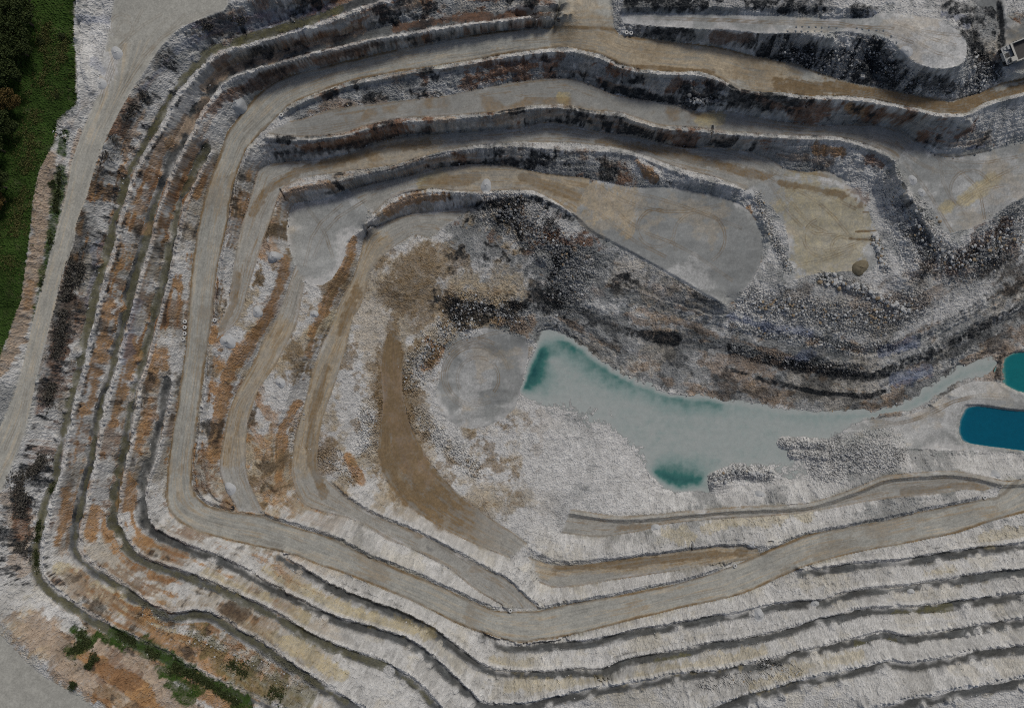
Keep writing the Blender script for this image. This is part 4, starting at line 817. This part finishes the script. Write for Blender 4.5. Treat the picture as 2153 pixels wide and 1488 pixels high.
which = RR.integers(0, len(SMALL), len(rest)); az = RR.random(len(rest)) * 6.283; sc3 = RR.uniform(.75, 1.25, (len(rest), 3)) * np.array([1, 1, .75])
for k, (c0, F0) in enumerate(SMALL):
    m = which == k; id_ = rest[m]; c_ = c0[None] * (sc3[m] * PS[id_][:, None])[:, None, :]
    ca, sa = np.cos(az[m])[:, None], np.sin(az[m])[:, None]
    X_ = c_[..., 0] * ca - c_[..., 1] * sa + PX[id_][:, None]; Y_ = c_[..., 0] * sa + c_[..., 1] * ca + PY[id_][:, None]; Z_ = c_[..., 2] + (PZ[id_] + PS[id_] * .25)[:, None]
    cos.append(np.stack([X_, Y_, Z_], -1).reshape(-1, 3)); nv = c0.shape[0]
    fcs.append((F0[None] + (off + np.arange(len(id_)) * nv)[:, None, None]).reshape(-1, 3)); off += len(id_) * nv
    tns.append(np.repeat(PT[id_], nv, axis=0))
me = mesh_np('loose_rubble', np.vstack(cos), np.vstack(fcs), M_ROCK); tt = np.vstack(tns); attr(me, 'rock_tint', np.concatenate([tt, np.ones((len(tt), 1))], 1))
tag(put(bpy.data.objects.new('loose_rubble', me)), 'loose broken rock scattered over the slopes and floors of the pit', 'rubble', kind='stuff')
# the largest boulders are things of their own
BM = []
for tone, wname in ((0, 'pale'), (1, 'grey'), (2, 'rusty')):
    for s in range(3):
        c0, F0 = rock_shape(100 + tone * 5 + s, 2); me = mesh_np('boulder', c0, F0, M_ROCK); attr(me, 'rock_tint', np.tile(np.array([*TONE[tone], 1]), (len(c0), 1))); BM.append(me)
for q in top:
    tone = int(np.argmin(((TONE - PT[q]) ** 2).sum(1))); g = int(PG[q]); w_ = ('pale', 'grey', 'rusty')[tone]
    o = bpy.data.objects.new('boulder', BM[tone * 3 + int(q) % 3]); s = PS[q]
    o.location = (PX[q], PY[q], PZ[q] + s * .3); o.scale = (s, s * random.uniform(.8, 1.15), s * .8); o.rotation_euler = (random.uniform(-.3, .3), random.uniform(-.3, .3), random.uniform(0, 6.28)); put(o)
    tag(o, f'{w_} angular boulder lying {RUB[g][6]}', 'boulder', f'{w_} boulders {RUB[g][6]}')

# ------------------------------------------------------------------ tipped gravel heaps
M_GRAVEL = simple('pale_gravel', (.47, .48, .485), .95, .22, 2.5); M_MUD = simple('brown_mud', (.20, .17, .115), .9, .35, .8); M_CUT = simple('drill_dust', (.17, .19, .21), .95, .2, 3.)
def heap(name, u, v, rpx, hk, mat, label, cat='gravel heap', group=None, sharp=.95, seed=0):
    p = gz(u, v); r = rpx * .00056 * (HC - p.z); n, m = 28, 9; rr = random.Random(seed * 7 + int(u)); co = []; ph = rr.random() * 6; 
    for k in range(m + 1):
        f = k / m
        for a in range(n):
            t = a / n * 2 * math.pi; wob_ = 1 + .14 * math.sin(2 * t + ph) + .07 * math.sin(3 * t + 2 * ph) + .03 * rr.uniform(-1, 1)
            x = math.cos(t) * r * f * wob_; y = math.sin(t) * r * f * wob_; z = hk * .95 * r * (1 - f ** (1 / sharp)) ** .94 * (1 + .10 * rr.uniform(-1, 1)) + .05 * r * math.sin(3 * t + 5 * f + ph) * (f > 0) * (1 - f)
            g = hz(p.x + x, p.y + y) if k > m - 4 else p.z
            co.append((x, y, max(z, 0) + (g - p.z) * (f > .5) * f ** 3 - .08 * (k == m)))
    co = np.array(co, f32); F = [(k * n + a, (k + 1) * n + a, (k + 1) * n + (a + 1) % n, k * n + (a + 1) % n) for k in range(m) for a in range(n)]
    me = mesh_np(name, co, np.array(F), mat, True); o = bpy.data.objects.new(name, me); o.location = p; put(o)
    return tag(o, label, cat, group)
GH = [(480, 718, 17, .62, 'large pale gravel heap beside the track junction next to the haul road'), (497, 217, 18, .5, 'pale gravel heap at the outer edge of the haul road bend'),
 (575, 540, 14, .6, 'white gravel heap on the strip above the rusty face, nearest the pit rim'), (541, 656, 12, .62, 'white gravel heap on the strip above the rusty face, beside the curved brown track'),
 (590, 805, 11, .6, 'white gravel heap beside the ramp under the rusty face'), (1022, 391, 14, .5, 'round white gravel heap on the inner ramp above the dark blasted slope'),
 (1596, 1292, 13, .6, 'round white gravel heap standing on the southern bench'), (1576, 408, 11, .6, 'small white gravel heap at the head of the low step by the grey floor'),
 (1919, 379, 11, .45, 'low white gravel heap on the eastern floor beside its long bund'), (1938, 405, 9, .4, 'smaller low white gravel heap on the eastern floor'),
 (1907, 108, 13, .35, 'flat white gravel heap on the plateau rim above the black slope'), (484, 1027, 14, .5, 'white gravel heap at the end of the strip between two tracks'),
 (1600, 1041, 11, .4, 'low white gravel heap on the lagoon shore'), (1582, 1146, 10, .5, 'small white gravel heap where the tan terrace meets the haul road'),
 (2095, 1002, 13, .45, 'grey white gravel heap on the outside of the hairpin bend'), (1713, 1268, 9, .6, 'white gravel heap spilling over the southern bench edge'),
 (1916, 1244, 8, .6, 'white gravel heap on the right hand southern bench'), (1378, 1110, 10, .5, 'pale gravel heap below the lower ramp'), (661, 660, 9, .6, 'white gravel heap on the middle strip above the inner brown ramp'),
 (213, 176, 13, .4, 'grey gravel heap on the white apron beside the perimeter track'), (246, 112, 14, .4, 'bluish gravel heap on the white apron near the top')]
for q, (u, v, r, h, lab) in enumerate(GH): heap('gravel_heap', u, v, r, h, M_GRAVEL, lab, seed=q)
heap('mud_heap', 1808, 563, 18, .5, M_MUD, 'round brown mud heap on the clay floor', 'mud heap', sharp=.55)
DH = [(95, 218), (195, 215), (270, 220), (355, 222), (435, 222), (520, 222), (280, 160), (365, 165), (450, 165), (525, 172), (615, 165), (710, 175), (965, 180), (1035, 190), (1118, 205), (1212, 207), (1300, 210), (1400, 280), (1465, 360), (630, 240), (205, 165)]
for a, b2 in DH:
    heap('drill_cuttings', 1640 + a / 5.98, 30 + b2 / 5.98, 2.6, .5, M_CUT, 'small dark mound of drill cuttings on the white drill bench', 'drill cuttings', 'drill cuttings in rows along the drill bench')

# ------------------------------------------------------------------ tyres marking the bund ends
M_TYRE_W = simple('white_painted_rubber', (.62, .62, .60), .7, .15, 4); M_TYRE_B = simple('black_rubber', (.03, .03, .032), .8, .2, 3); M_SOIL = simple('soil_fill', (.06, .055, .05), .95, .3, 3)
def tyre_mesh(name, R, r0, w, mat):
    prof = [(r0, -w * .40), (r0 + .03, -w * .5), (R * .80, -w * .5), (R * .93, -w * .45), (R, -w * .3), (R, w * .3), (R * .93, w * .45), (R * .80, w * .5), (r0 + .03, w * .5), (r0, w * .40)]
    n = 40; co = []; m = len(prof)
    for a in range(n):
        t = a / n * 2 * math.pi
        for k, (rr, z) in enumerate(prof):
            q = rr * (1 - (.035 if (a % 2 and k in (4, 5)) else 0)); co.append((math.cos(t) * q, math.sin(t) * q, z))
    F = [(a * m + k, ((a + 1) % n) * m + k, ((a + 1) % n) * m + (k + 1) % m, a * m + (k + 1) % m) for a in range(n) for k in range(m)]
    return mesh_np(name, np.array(co, f32), np.array(F), mat, False)
TY_W = tyre_mesh('tyre', .72, .30, .52, M_TYRE_W); TY_B = tyre_mesh('tyre', .72, .36, .5, M_TYRE_B)
def disc(name, R, z, mat, n=24):
    co = [(0, 0, z + .05)] + [(math.cos(a / n * 6.28319) * R, math.sin(a / n * 6.28319) * R, z) for a in range(n)]
    return mesh_np(name, np.array(co, f32), np.array([(0, 1 + a, 1 + (a + 1) % n) for a in range(n)]), mat)
TY_S = disc('soil_fill', .31, -.12, M_SOIL)
row = 'white tyre lying in the row of four beside the haul road, '
TYRES = [(390, 676, row + 'farthest up the picture', 1), (389, 688, row + 'second from the top', 1), (388.5, 701, row + 'third from the top', 1), (385.5, 713, row + 'lowest of the four', 1),
 (452.5, 673, 'white tyre at the tip of the long bund by the curved brown track', 1), (592, 243, 'white tyre at the tip of the bund where the second terrace leaves the haul road', 1), (1174, 43, 'black tyre on the bund end by the road junction at the top', 0),
 (1317, 70, 'white tyre under the drill bench, left one of the pair', 1), (1326.5, 71, 'white tyre under the drill bench, right one of the pair', 1), (1073, 1282, 'white tyre at the bund tip where the inner ramp joins the haul road', 1),
 (1545, 1188, 'grey tyre at the bund tip beside the tan terrace', 1), (2069, 1045, 'white tyre at the bund tip inside the hairpin bend', 1), (491, 1066, 'dark tyre at the foot of the strip between two tracks', 0)]
for u, v, lab, wht in TYRES:
    o = empty('tyre', gz(u, v) + Vector((0, 0, .42))); o.rotation_euler = (random.uniform(-.08, .08), random.uniform(-.08, .08), random.uniform(0, 6)); tag(o, lab, 'tyre', 'tyres marking the bund ends')
    put(bpy.data.objects.new('tread', TY_W if wht else TY_B), o); put(bpy.data.objects.new('soil_fill', TY_S), o)

# ------------------------------------------------------------------ dump truck
def box(bm, x0, x1, y0, y1, z0, z1, bev=0.):
    r = bmesh.ops.create_cube(bm, size=1.0); vs = r['verts']
    for p in vs: p.co = ((x0 + x1) / 2 + p.co.x * (x1 - x0), (y0 + y1) / 2 + p.co.y * (y1 - y0), (z0 + z1) / 2 + p.co.z * (z1 - z0))
    if bev: bmesh.ops.bevel(bm, geom=list({e for p in vs for e in p.link_edges}), offset=bev, segments=2, affect='EDGES')
def tube(bm, a, b, r, n=8):
    a, b = Vector(a), Vector(b); d = b - a; m = Matrix.Translation((a + b) / 2) @ d.to_track_quat('Z', 'Y').to_matrix().to_4x4()
    bmesh.ops.create_cone(bm, cap_ends=True, segments=n, radius1=r, radius2=r, depth=d.length, matrix=m)
def obj(name, bm, mat, parent=None):
    me = bpy.data.meshes.new(name); bm.to_mesh(me); bm.free(); me.materials.append(mat); return put(bpy.data.objects.new(name, me), parent)
M_PAINT = simple('cream_paint', (.46, .45, .41), .5, .18, 1.2, .4); M_PAINT2 = simple('grey_deck_paint', (.40, .41, .41), .7, .2, 1.5, .3); M_BED = simple('worn_steel_tray', (.055, .052, .05), .6, .35, 1.2, .4, .3)
M_GLASS = simple('dark_glass', (.02, .025, .03), .1, .1, 1, .5); M_RUB = M_TYRE_B; M_RIM = simple('wheel_rim_paint', (.5, .48, .42), .5, .15, 2, .4); M_STEEL = simple('dark_steel', (.07, .07, .07), .5, .2, 2, .4, .5)
p = gz(2098, 127); rz = math.radians(201.5); fw = Vector((math.cos(rz), math.sin(rz), 0)); c0 = p - fw * 5.4; c0.z = -13.35
T = empty('dump_truck', c0, rz); tag(T, 'cream dump truck with grey front deck and dark empty tray on the upper floor', 'dump truck')
bm = bmesh.new(); box(bm, -4.6, 4.6, -1.1, 1.1, 1.0, 1.9, .08); box(bm, 3.9, 5.2, -2.9, 2.9, .9, 1.7, .1); tube(bm, (3.2, -2.6, 1.1), (3.2, 2.6, 1.1), .25); tube(bm, (-2.9, -2.6, 1.2), (-2.9, 2.6, 1.2), .35); obj('chassis', bm, M_STEEL, T)
bm = bmesh.new(); box(bm, 2.0, 5.3, -3.1, 3.1, 2.75, 2.95, .03); box(bm, 3.6, 5.35, -1.5, 1.5, 1.5, 2.9, .08)
for y in (-2.6, -1.9, 1.9, 2.6): box(bm, 2.3, 4.9, y - .04, y + .04, 1.7, 2.8)
obj('front_deck', bm, M_PAINT2, T)
bm = bmesh.new(); box(bm, 3.4, 4.8, -.75, .75, 2.95, 3.12, .03); 
for k in range(6): box(bm, 3.45 + k * .22, 3.55 + k * .22, -.7, .7, 3.12, 3.2)
obj('radiator_grille', bm, M_STEEL, T)
bm = bmesh.new(); box(bm, 2.5, 4.3, 1.3, 2.9, 2.95, 4.5, .12); cab = obj('cab', bm, M_PAINT, T)
bm = bmesh.new(); box(bm, 4.28, 4.34, 1.5, 2.7, 3.5, 4.3); box(bm, 2.7, 4.1, 2.86, 2.93, 3.5, 4.3); box(bm, 2.7, 4.1, 1.27, 1.33, 3.5, 4.3); obj('cab_window', bm, M_GLASS, cab)
bm = bmesh.new(); box(bm, 2.6, 3.6, -2.8, -1.6, 2.95, 3.7, .06); box(bm, 3.8, 4.6, -2.5, -1.8, 2.95, 3.35, .05); obj('air_cleaner', bm, M_PAINT2, T)
bm = bmesh.new()
for a, b2 in (((5.25, -3.05), (5.25, 3.05)), ((2.1, -3.05), (5.25, -3.05)), ((2.1, 3.05), (5.25, 3.05))):
    for h in (3.45, 3.9): tube(bm, (*a, h), (*b2, h), .035, 6)
    for f in (0, .33, .66, 1): x, y = a[0] + (b2[0] - a[0]) * f, a[1] + (b2[1] - a[1]) * f; tube(bm, (x, y, 2.95), (x, y, 3.9), .035, 6)
obj('handrail', bm, M_PAINT, T)
def slab(bm, pts, h):
    vs = [bm.verts.new(q) for q in pts] + [bm.verts.new((q[0], q[1], q[2] + h)) for q in pts]; n = len(pts)
    bm.faces.new(vs[:n][::-1]); bm.faces.new(vs[n:])
    for k in range(n): bm.faces.new((vs[k], vs[(k + 1) % n], vs[n + (k + 1) % n], vs[n + k]))
bm = bmesh.new(); slab(bm, [(-5.6, -2.9, 2.9), (1.6, -2.9, 2.0), (1.6, 2.9, 2.0), (-5.6, 2.9, 2.9)], .16); slab(bm, [(1.6, -2.9, 2.0), (1.9, -2.9, 2.0), (1.9, 2.9, 2.0), (1.6, 2.9, 2.0)], 2.1); tray = obj('tray', bm, M_BED, T)
for s in (-1, 1):
    bm = bmesh.new(); y0, y1 = sorted((s * 2.9, s * 3.3)); slab(bm, [(-5.7, y0, 2.8), (1.9, y0, 1.9), (1.9, y1, 1.9), (-5.7, y1, 2.8)], 2.0)
    for k in range(7): box(bm, -5.3 + k * 1.05, -5.05 + k * 1.05, *sorted((s * 3.3, s * 3.45)), 3.0, 4.3)
    obj('side_wall', bm, M_PAINT, tray)
bm = bmesh.new(); box(bm, 1.9, 2.6, -3.2, 3.2, 4.0, 4.15, .03); obj('canopy_lip', bm, M_PAINT, tray)
WT_ = tyre_mesh('tyre', 1.25, .62, .85, M_RUB)
bm = bmesh.new(); bmesh.ops.create_cone(bm, cap_ends=True, segments=24, radius1=.64, radius2=.5, depth=.7); rimme = bpy.data.meshes.new('rim'); bm.to_mesh(rimme); bm.free(); rimme.materials.append(M_RIM)
for x, y in ((3.2, -2.75), (3.2, 2.75), (-2.9, -2.7), (-2.9, 2.7), (-2.9, -1.75), (-2.9, 1.75)):
    w_ = bpy.data.objects.new('wheel', None); put(w_, T); w_.location = (x, y, 1.25); w_.rotation_euler = (math.radians(90 if y < 0 else -90), 0, 0)
    put(bpy.data.objects.new('tyre', WT_), w_); put(bpy.data.objects.new('rim', rimme), w_)
bm = bmesh.new(); box(bm, 5.2, 5.3, -2.6, -2.0, 1.9, 2.3, .03); obj('headlight', bm, M_GLASS, T); bm = bmesh.new(); box(bm, 5.2, 5.3, 2.0, 2.6, 1.9, 2.3, .03); obj('headlight', bm, M_GLASS, T)

# ------------------------------------------------------------------ trees, bushes, scrub, grass
def leafmat(name, a, b_):
    t = NT(name, .75, .2); oi = t.n('ShaderNodeNewGeometry').outputs['Random Per Island']; n = t.noise(.6, 4)
    return t.out(t.mix(t.math('MULTIPLY', t.math('ADD', oi, n), .5), a, b_))
M_LEAF = leafmat('dark_foliage', (.018, .03, .009), (.075, .10, .03)); M_LEAF2 = leafmat('flowering_foliage', (.045, .05, .015), (.21, .13, .045)); M_BARK = simple('bark', (.10, .08, .06), .9, .3, 3); M_BUSH = leafmat('bush_foliage', (.02, .03, .01), (.07, .085, .03)); M_DRY = leafmat('dry_scrub', (.045, .043, .04), (.17, .155, .13)); M_GRASS = leafmat('grass_blades', (.05, .065, .015), (.17, .16, .06))
def leaves(n, lobes, size, rs):
    q = np.random.default_rng(rs); k = q.choice(len(lobes), n); Lb = np.array(lobes)
    d = q.normal(size=(n, 3)); d /= np.linalg.norm(d, axis=1)[:, None]; rad = q.random(n) ** .4
    c = Lb[k, :3] + d * (rad * Lb[k, 3])[:, None] * np.array([1, 1, .7])
    a = q.normal(size=(n, 3)); a /= np.linalg.norm(a, axis=1)[:, None]; b_ = np.cross(a, q.normal(size=(n, 3))); b_ /= np.linalg.norm(b_, axis=1)[:, None]
    s = (size * q.uniform(.5, 1.4, n))[:, None]
    co = np.stack([c - a * s, c - b_ * s * .6, c + a * s, c + b_ * s * .6], 1).reshape(-1, 3); return co, np.arange(4 * n).reshape(n, 4)
def tree_meshes(seed, leafm, R=4.5, H=9.):
    r = random.Random(seed); lobes = [(0, 0, H * .8, R * .55)]
    for k in range(11): a = r.uniform(0, 6.28); q = r.uniform(.35, .85) * R; lobes.append((math.cos(a) * q, math.sin(a) * q, H * r.uniform(.5, .92), R * r.uniform(.22, .42)))
    co, F = leaves(5200, lobes, .24, seed); crown = mesh_np('crown', co, F, leafm)
    bm = bmesh.new()
    def limb(a, b_, r0, r1):
        a, b_ = Vector(a), Vector(b_); d = b_ - a; bmesh.ops.create_cone(bm, cap_ends=True, segments=8, radius1=r0, radius2=r1, depth=d.length, matrix=Matrix.Translation((a + b_) / 2) @ d.to_track_quat('Z', 'Y').to_matrix().to_4x4())
    limb((0, 0, -.6), (.15, .1, H * .4), .32, .22); limb((.15, .1, H * .4), (0, 0, H * .8), .22, .08)
    for x, y, z, q in lobes[1:8]: limb((.1, .08, H * .38), (x, y, z), .12, .03)
    tr = bpy.data.meshes.new('trunk'); bm.to_mesh(tr); bm.free(); tr.materials.append(M_BARK); return crown, tr
TM = [tree_meshes(k, M_LEAF, 4.2 + .5 * k, 8 + k) for k in range(3)]; TF = tree_meshes(9, M_LEAF2, 4.4, 8.5)
TR = [(-8, -10, 0), (30, -14, 1), (62, 2, 2), (5, 30, 1), (42, 40, 0), (70, 55, 1), (-20, 62, 2), (18, 78, 2), (50, 92, 0), (-6, 112, 0), (30, 125, 1), (60, 118, 2), (-24, 150, 1), (12, 165, 2), (42, 170, 0), (-10, 205, 1), (-30, 250, 0), (5, 262, 2), (30, 275, 0), (-18, 305, 2),
      (12, 320, 1), (-34, 350, 1), (0, 372, 0), (14, 395, 2), (-22, 415, 2), (-4, 440, 1), (-30, 470, 0), (-12, 500, 2), (-34, 540, 1), (-20, 580, 0)]
for k, (u, v, m_) in enumerate(TR):
    g = gz(u, v); s = random.uniform(.85, 1.2); o = empty('tree', g, random.uniform(0, 6.28)); o.scale = (s, s, s)
    edge = u > 35 or (v > 250 and u > 8)
    tag(o, 'dark green bushy tree at the edge of the wood beside the grass verge' if edge else 'dark green tree standing inside the wood at the left edge', 'tree', 'trees along the outer edge of the wood' if edge else 'trees inside the wood')
    cr, tk = TM[m_]; put(bpy.data.objects.new('crown', cr), o); put(bpy.data.objects.new('trunk', tk), o)
for u, v, s, lab in ((34, 216, 1.05, 'large tree with orange brown flowering crown beside the verge track'), (40, 72, .8, 'tree with brownish crown near the top of the wood'), (14, 425, .7, 'small orange tinted tree low on the wood edge'), (20, 130, .8, 'brown topped tree between the dark trees')):
    o = empty('flowering_tree', gz(u, v), random.uniform(0, 6)); o.scale = (s, s, s); tag(o, lab, 'tree'); put(bpy.data.objects.new('crown', TF[0]), o); put(bpy.data.objects.new('trunk', TF[1]), o)
def bush_mesh(seed, mat):
    r = random.Random(seed); lob = [(r.uniform(-.7, .7), r.uniform(-.7, .7), r.uniform(.4, 1.0), r.uniform(.5, .8)) for _ in range(5)]
    co, F = leaves(700, lob, .13, seed); return mesh_np('foliage', co, F, mat)
BMs = [bush_mesh(k, M_BUSH) for k in range(3)]
bm = bmesh.new()
for k in range(5): a = k * 1.3; tube(bm, (0, 0, -.2), (math.cos(a) * .5, math.sin(a) * .5, .8), .04, 6)
STEM = bpy.data.meshes.new('stem'); bm.to_mesh(STEM); bm.free(); STEM.materials.append(M_BARK)
for u, v, s, lab in ((196, 1382, 1.9, 'large dark bush on the pink slope, uppermost of the three'), (183, 1399, 1.3, 'smaller dark bush just below the largest one on the pink slope'), (156, 1434, 1.6, 'round dark bush near the bottom left track'),
                     (88, 86, 1.1, 'green bush in the middle of the grass verge'), (135, 78, 1.2, 'dark bush by the pale ridge at the top of the verge'), (122, 205, 1.0, 'green bush at the lower end of the verge'), (112, 388, 1.2, 'green bush on the pink cut beside the perimeter track'), (118, 440, 1.1, 'green bush on the pink cut, lower one')):
    o = empty('bush', gz(u, v), random.uniform(0, 6)); o.scale = (s, s, s * .8); tag(o, lab, 'bush'); put(bpy.data.objects.new('foliage', BMs[int(u) % 3]), o); put(bpy.data.objects.new('stem', STEM), o)
def cover(name, spots, mat, per, size, hgt, label, cat):
    U_, V_ = [], []
    for pts, r, n in spots:
        P = np.array(pts, float); seg = np.linalg.norm(np.diff(P, axis=0), axis=1); t = RR.random(n) * seg.sum(); cum = np.concatenate([[0], np.cumsum(seg)]); k = np.clip(np.searchsorted(cum, t) - 1, 0, len(seg) - 1)
        q = P[k] + (P[k + 1] - P[k]) * ((t - cum[k]) / seg[k])[:, None]; a = RR.random(n) * 6.28; d = np.abs(RR.normal(0, .5, n)) * r; U_.append(q[:, 0] + np.cos(a) * d); V_.append(q[:, 1] + np.sin(a) * d)
    x, y, z, j, i = gzv(np.concatenate(U_), np.concatenate(V_)); ok = ~np.isin(K[j, i], (1, 2, 4)) & (vnoise(x / 4., y / 4., 808) > .42)
    x, y, z = x[ok], y[ok], z[ok]; n = len(x); sz = size * RR.uniform(.5, 1.5, n)
    c = np.stack([x, y, z], 1)[:, None, :] + RR.normal(0, 1, (n, per, 3)) * (sz[:, None, None] * np.array([.5, .5, .25])) + np.array([0, 0, hgt * .4]); c = c.reshape(-1, 3); N_ = len(c); s = np.repeat(sz, per)[:, None] * .38
    a = RR.normal(size=(N_, 3)); a /= np.linalg.norm(a, axis=1)[:, None]; b_ = np.cross(a, RR.normal(size=(N_, 3))); b_ /= np.linalg.norm(b_, axis=1)[:, None]
    co = np.stack([c - a * s, c - b_ * s * .6, c + a * s, c + b_ * s * .6], 1).reshape(-1, 3)
    tag(put(bpy.data.objects.new(name, mesh_np(name, co, np.arange(4 * N_).reshape(-1, 4), mat))), label, cat, kind='stuff')
cover('dry_scrub', [([(150, 540), (140, 620), (128, 700), (112, 780), (100, 850)], 20, 1500), ([(175, 520), (165, 600)], 10, 250), ([(40, 1000), (45, 1080), (45, 1170)], 26, 900), ([(90, 960), (60, 1000)], 20, 300), ([(300, 180), (250, 280), (210, 340)], 26, 350), ([(430, 60), (520, 40)], 20, 160)], M_DRY, 9, .7, .3, 'dry dark scrub clinging to the grey rim slope', 'scrub')
cover('green_scrub', [([(128, 350), (118, 430), (106, 510), (84, 640), (74, 700)], 9, 500), ([(165, 1330), (185, 1350), (150, 1372)], 18, 250), ([(250, 1330), (340, 1385), (430, 1432), (520, 1490)], 14, 900), ([(480, 1395), (560, 1440), (600, 1470)], 26, 500), ([(115, 1010), (80, 1110), (76, 1200)], 7, 300), ([(330, 1385), (420, 1430)], 20, 300)], M_BUSH, 9, .6, .5, 'low green scrub on the benches and slopes at the rim', 'scrub')
cover('grass_tussocks', [([(100, 20), (95, 120), (80, 220), (60, 330), (40, 450), (20, 560)], 40, 2200), ([(140, 40), (120, 220)], 18, 600)], M_GRASS, 8, .5, .4, 'rough green grass tussocks on the verge', 'grass')

# ------------------------------------------------------------------ light, sky, camera
SUN_EL, SUN_AZ = math.radians(49), math.radians(24)      # azimuth clockwise from +Y (the top of the survey)
wd = bpy.data.worlds.new('World'); sc.world = wd; wd.use_nodes = True; nt = wd.node_tree; bg = nt.nodes['Background']
sky = nt.nodes.new('ShaderNodeTexSky'); sky.sky_type = 'NISHITA'; sky.sun_disc = False; sky.sun_elevation = SUN_EL; sky.sun_rotation = SUN_AZ; sky.air_density = 1.0; sky.dust_density = 3.5; sky.ozone_density = .6
nt.links.new(sky.outputs[0], bg.inputs[0]); bg.inputs[1].default_value = .1
sun = bpy.data.lights.new('sun', 'SUN'); sun.energy = 2.5; sun.angle = math.radians(12); sun.color = (1, .975, .91)
so = bpy.data.objects.new('sun', sun); so.rotation_euler = (math.radians(90) - SUN_EL, 0, math.radians(180) - SUN_AZ + 0); put(so); so.location = (60, 140, 200)
d = -Vector((math.sin(SUN_AZ) * math.cos(SUN_EL), math.cos(SUN_AZ) * math.cos(SUN_EL), math.sin(SUN_EL))); so.rotation_euler = d.to_track_quat('-Z', 'Y').to_euler()
cam = bpy.data.cameras.new('camera'); cam.sensor_fit = 'HORIZONTAL'; cam.sensor_width = 36; cam.lens = 36 * FPX / 2153; cam.clip_end = 8000
co_ = bpy.data.objects.new('camera', cam); co_.location = (0, 0, HC); co_.rotation_euler = (0, 0, 0); put(co_); sc.camera = co_
sc.cycles.filter_width = 1.0; sc.cycles.use_denoising = False; sc.cycles.max_bounces = 4
sc.view_settings.view_transform = 'Standard'; sc.view_settings.look = 'None'; sc.view_settings.gamma = 1; sc.view_settings.exposure = -.88
print('done', time.time() - T0)
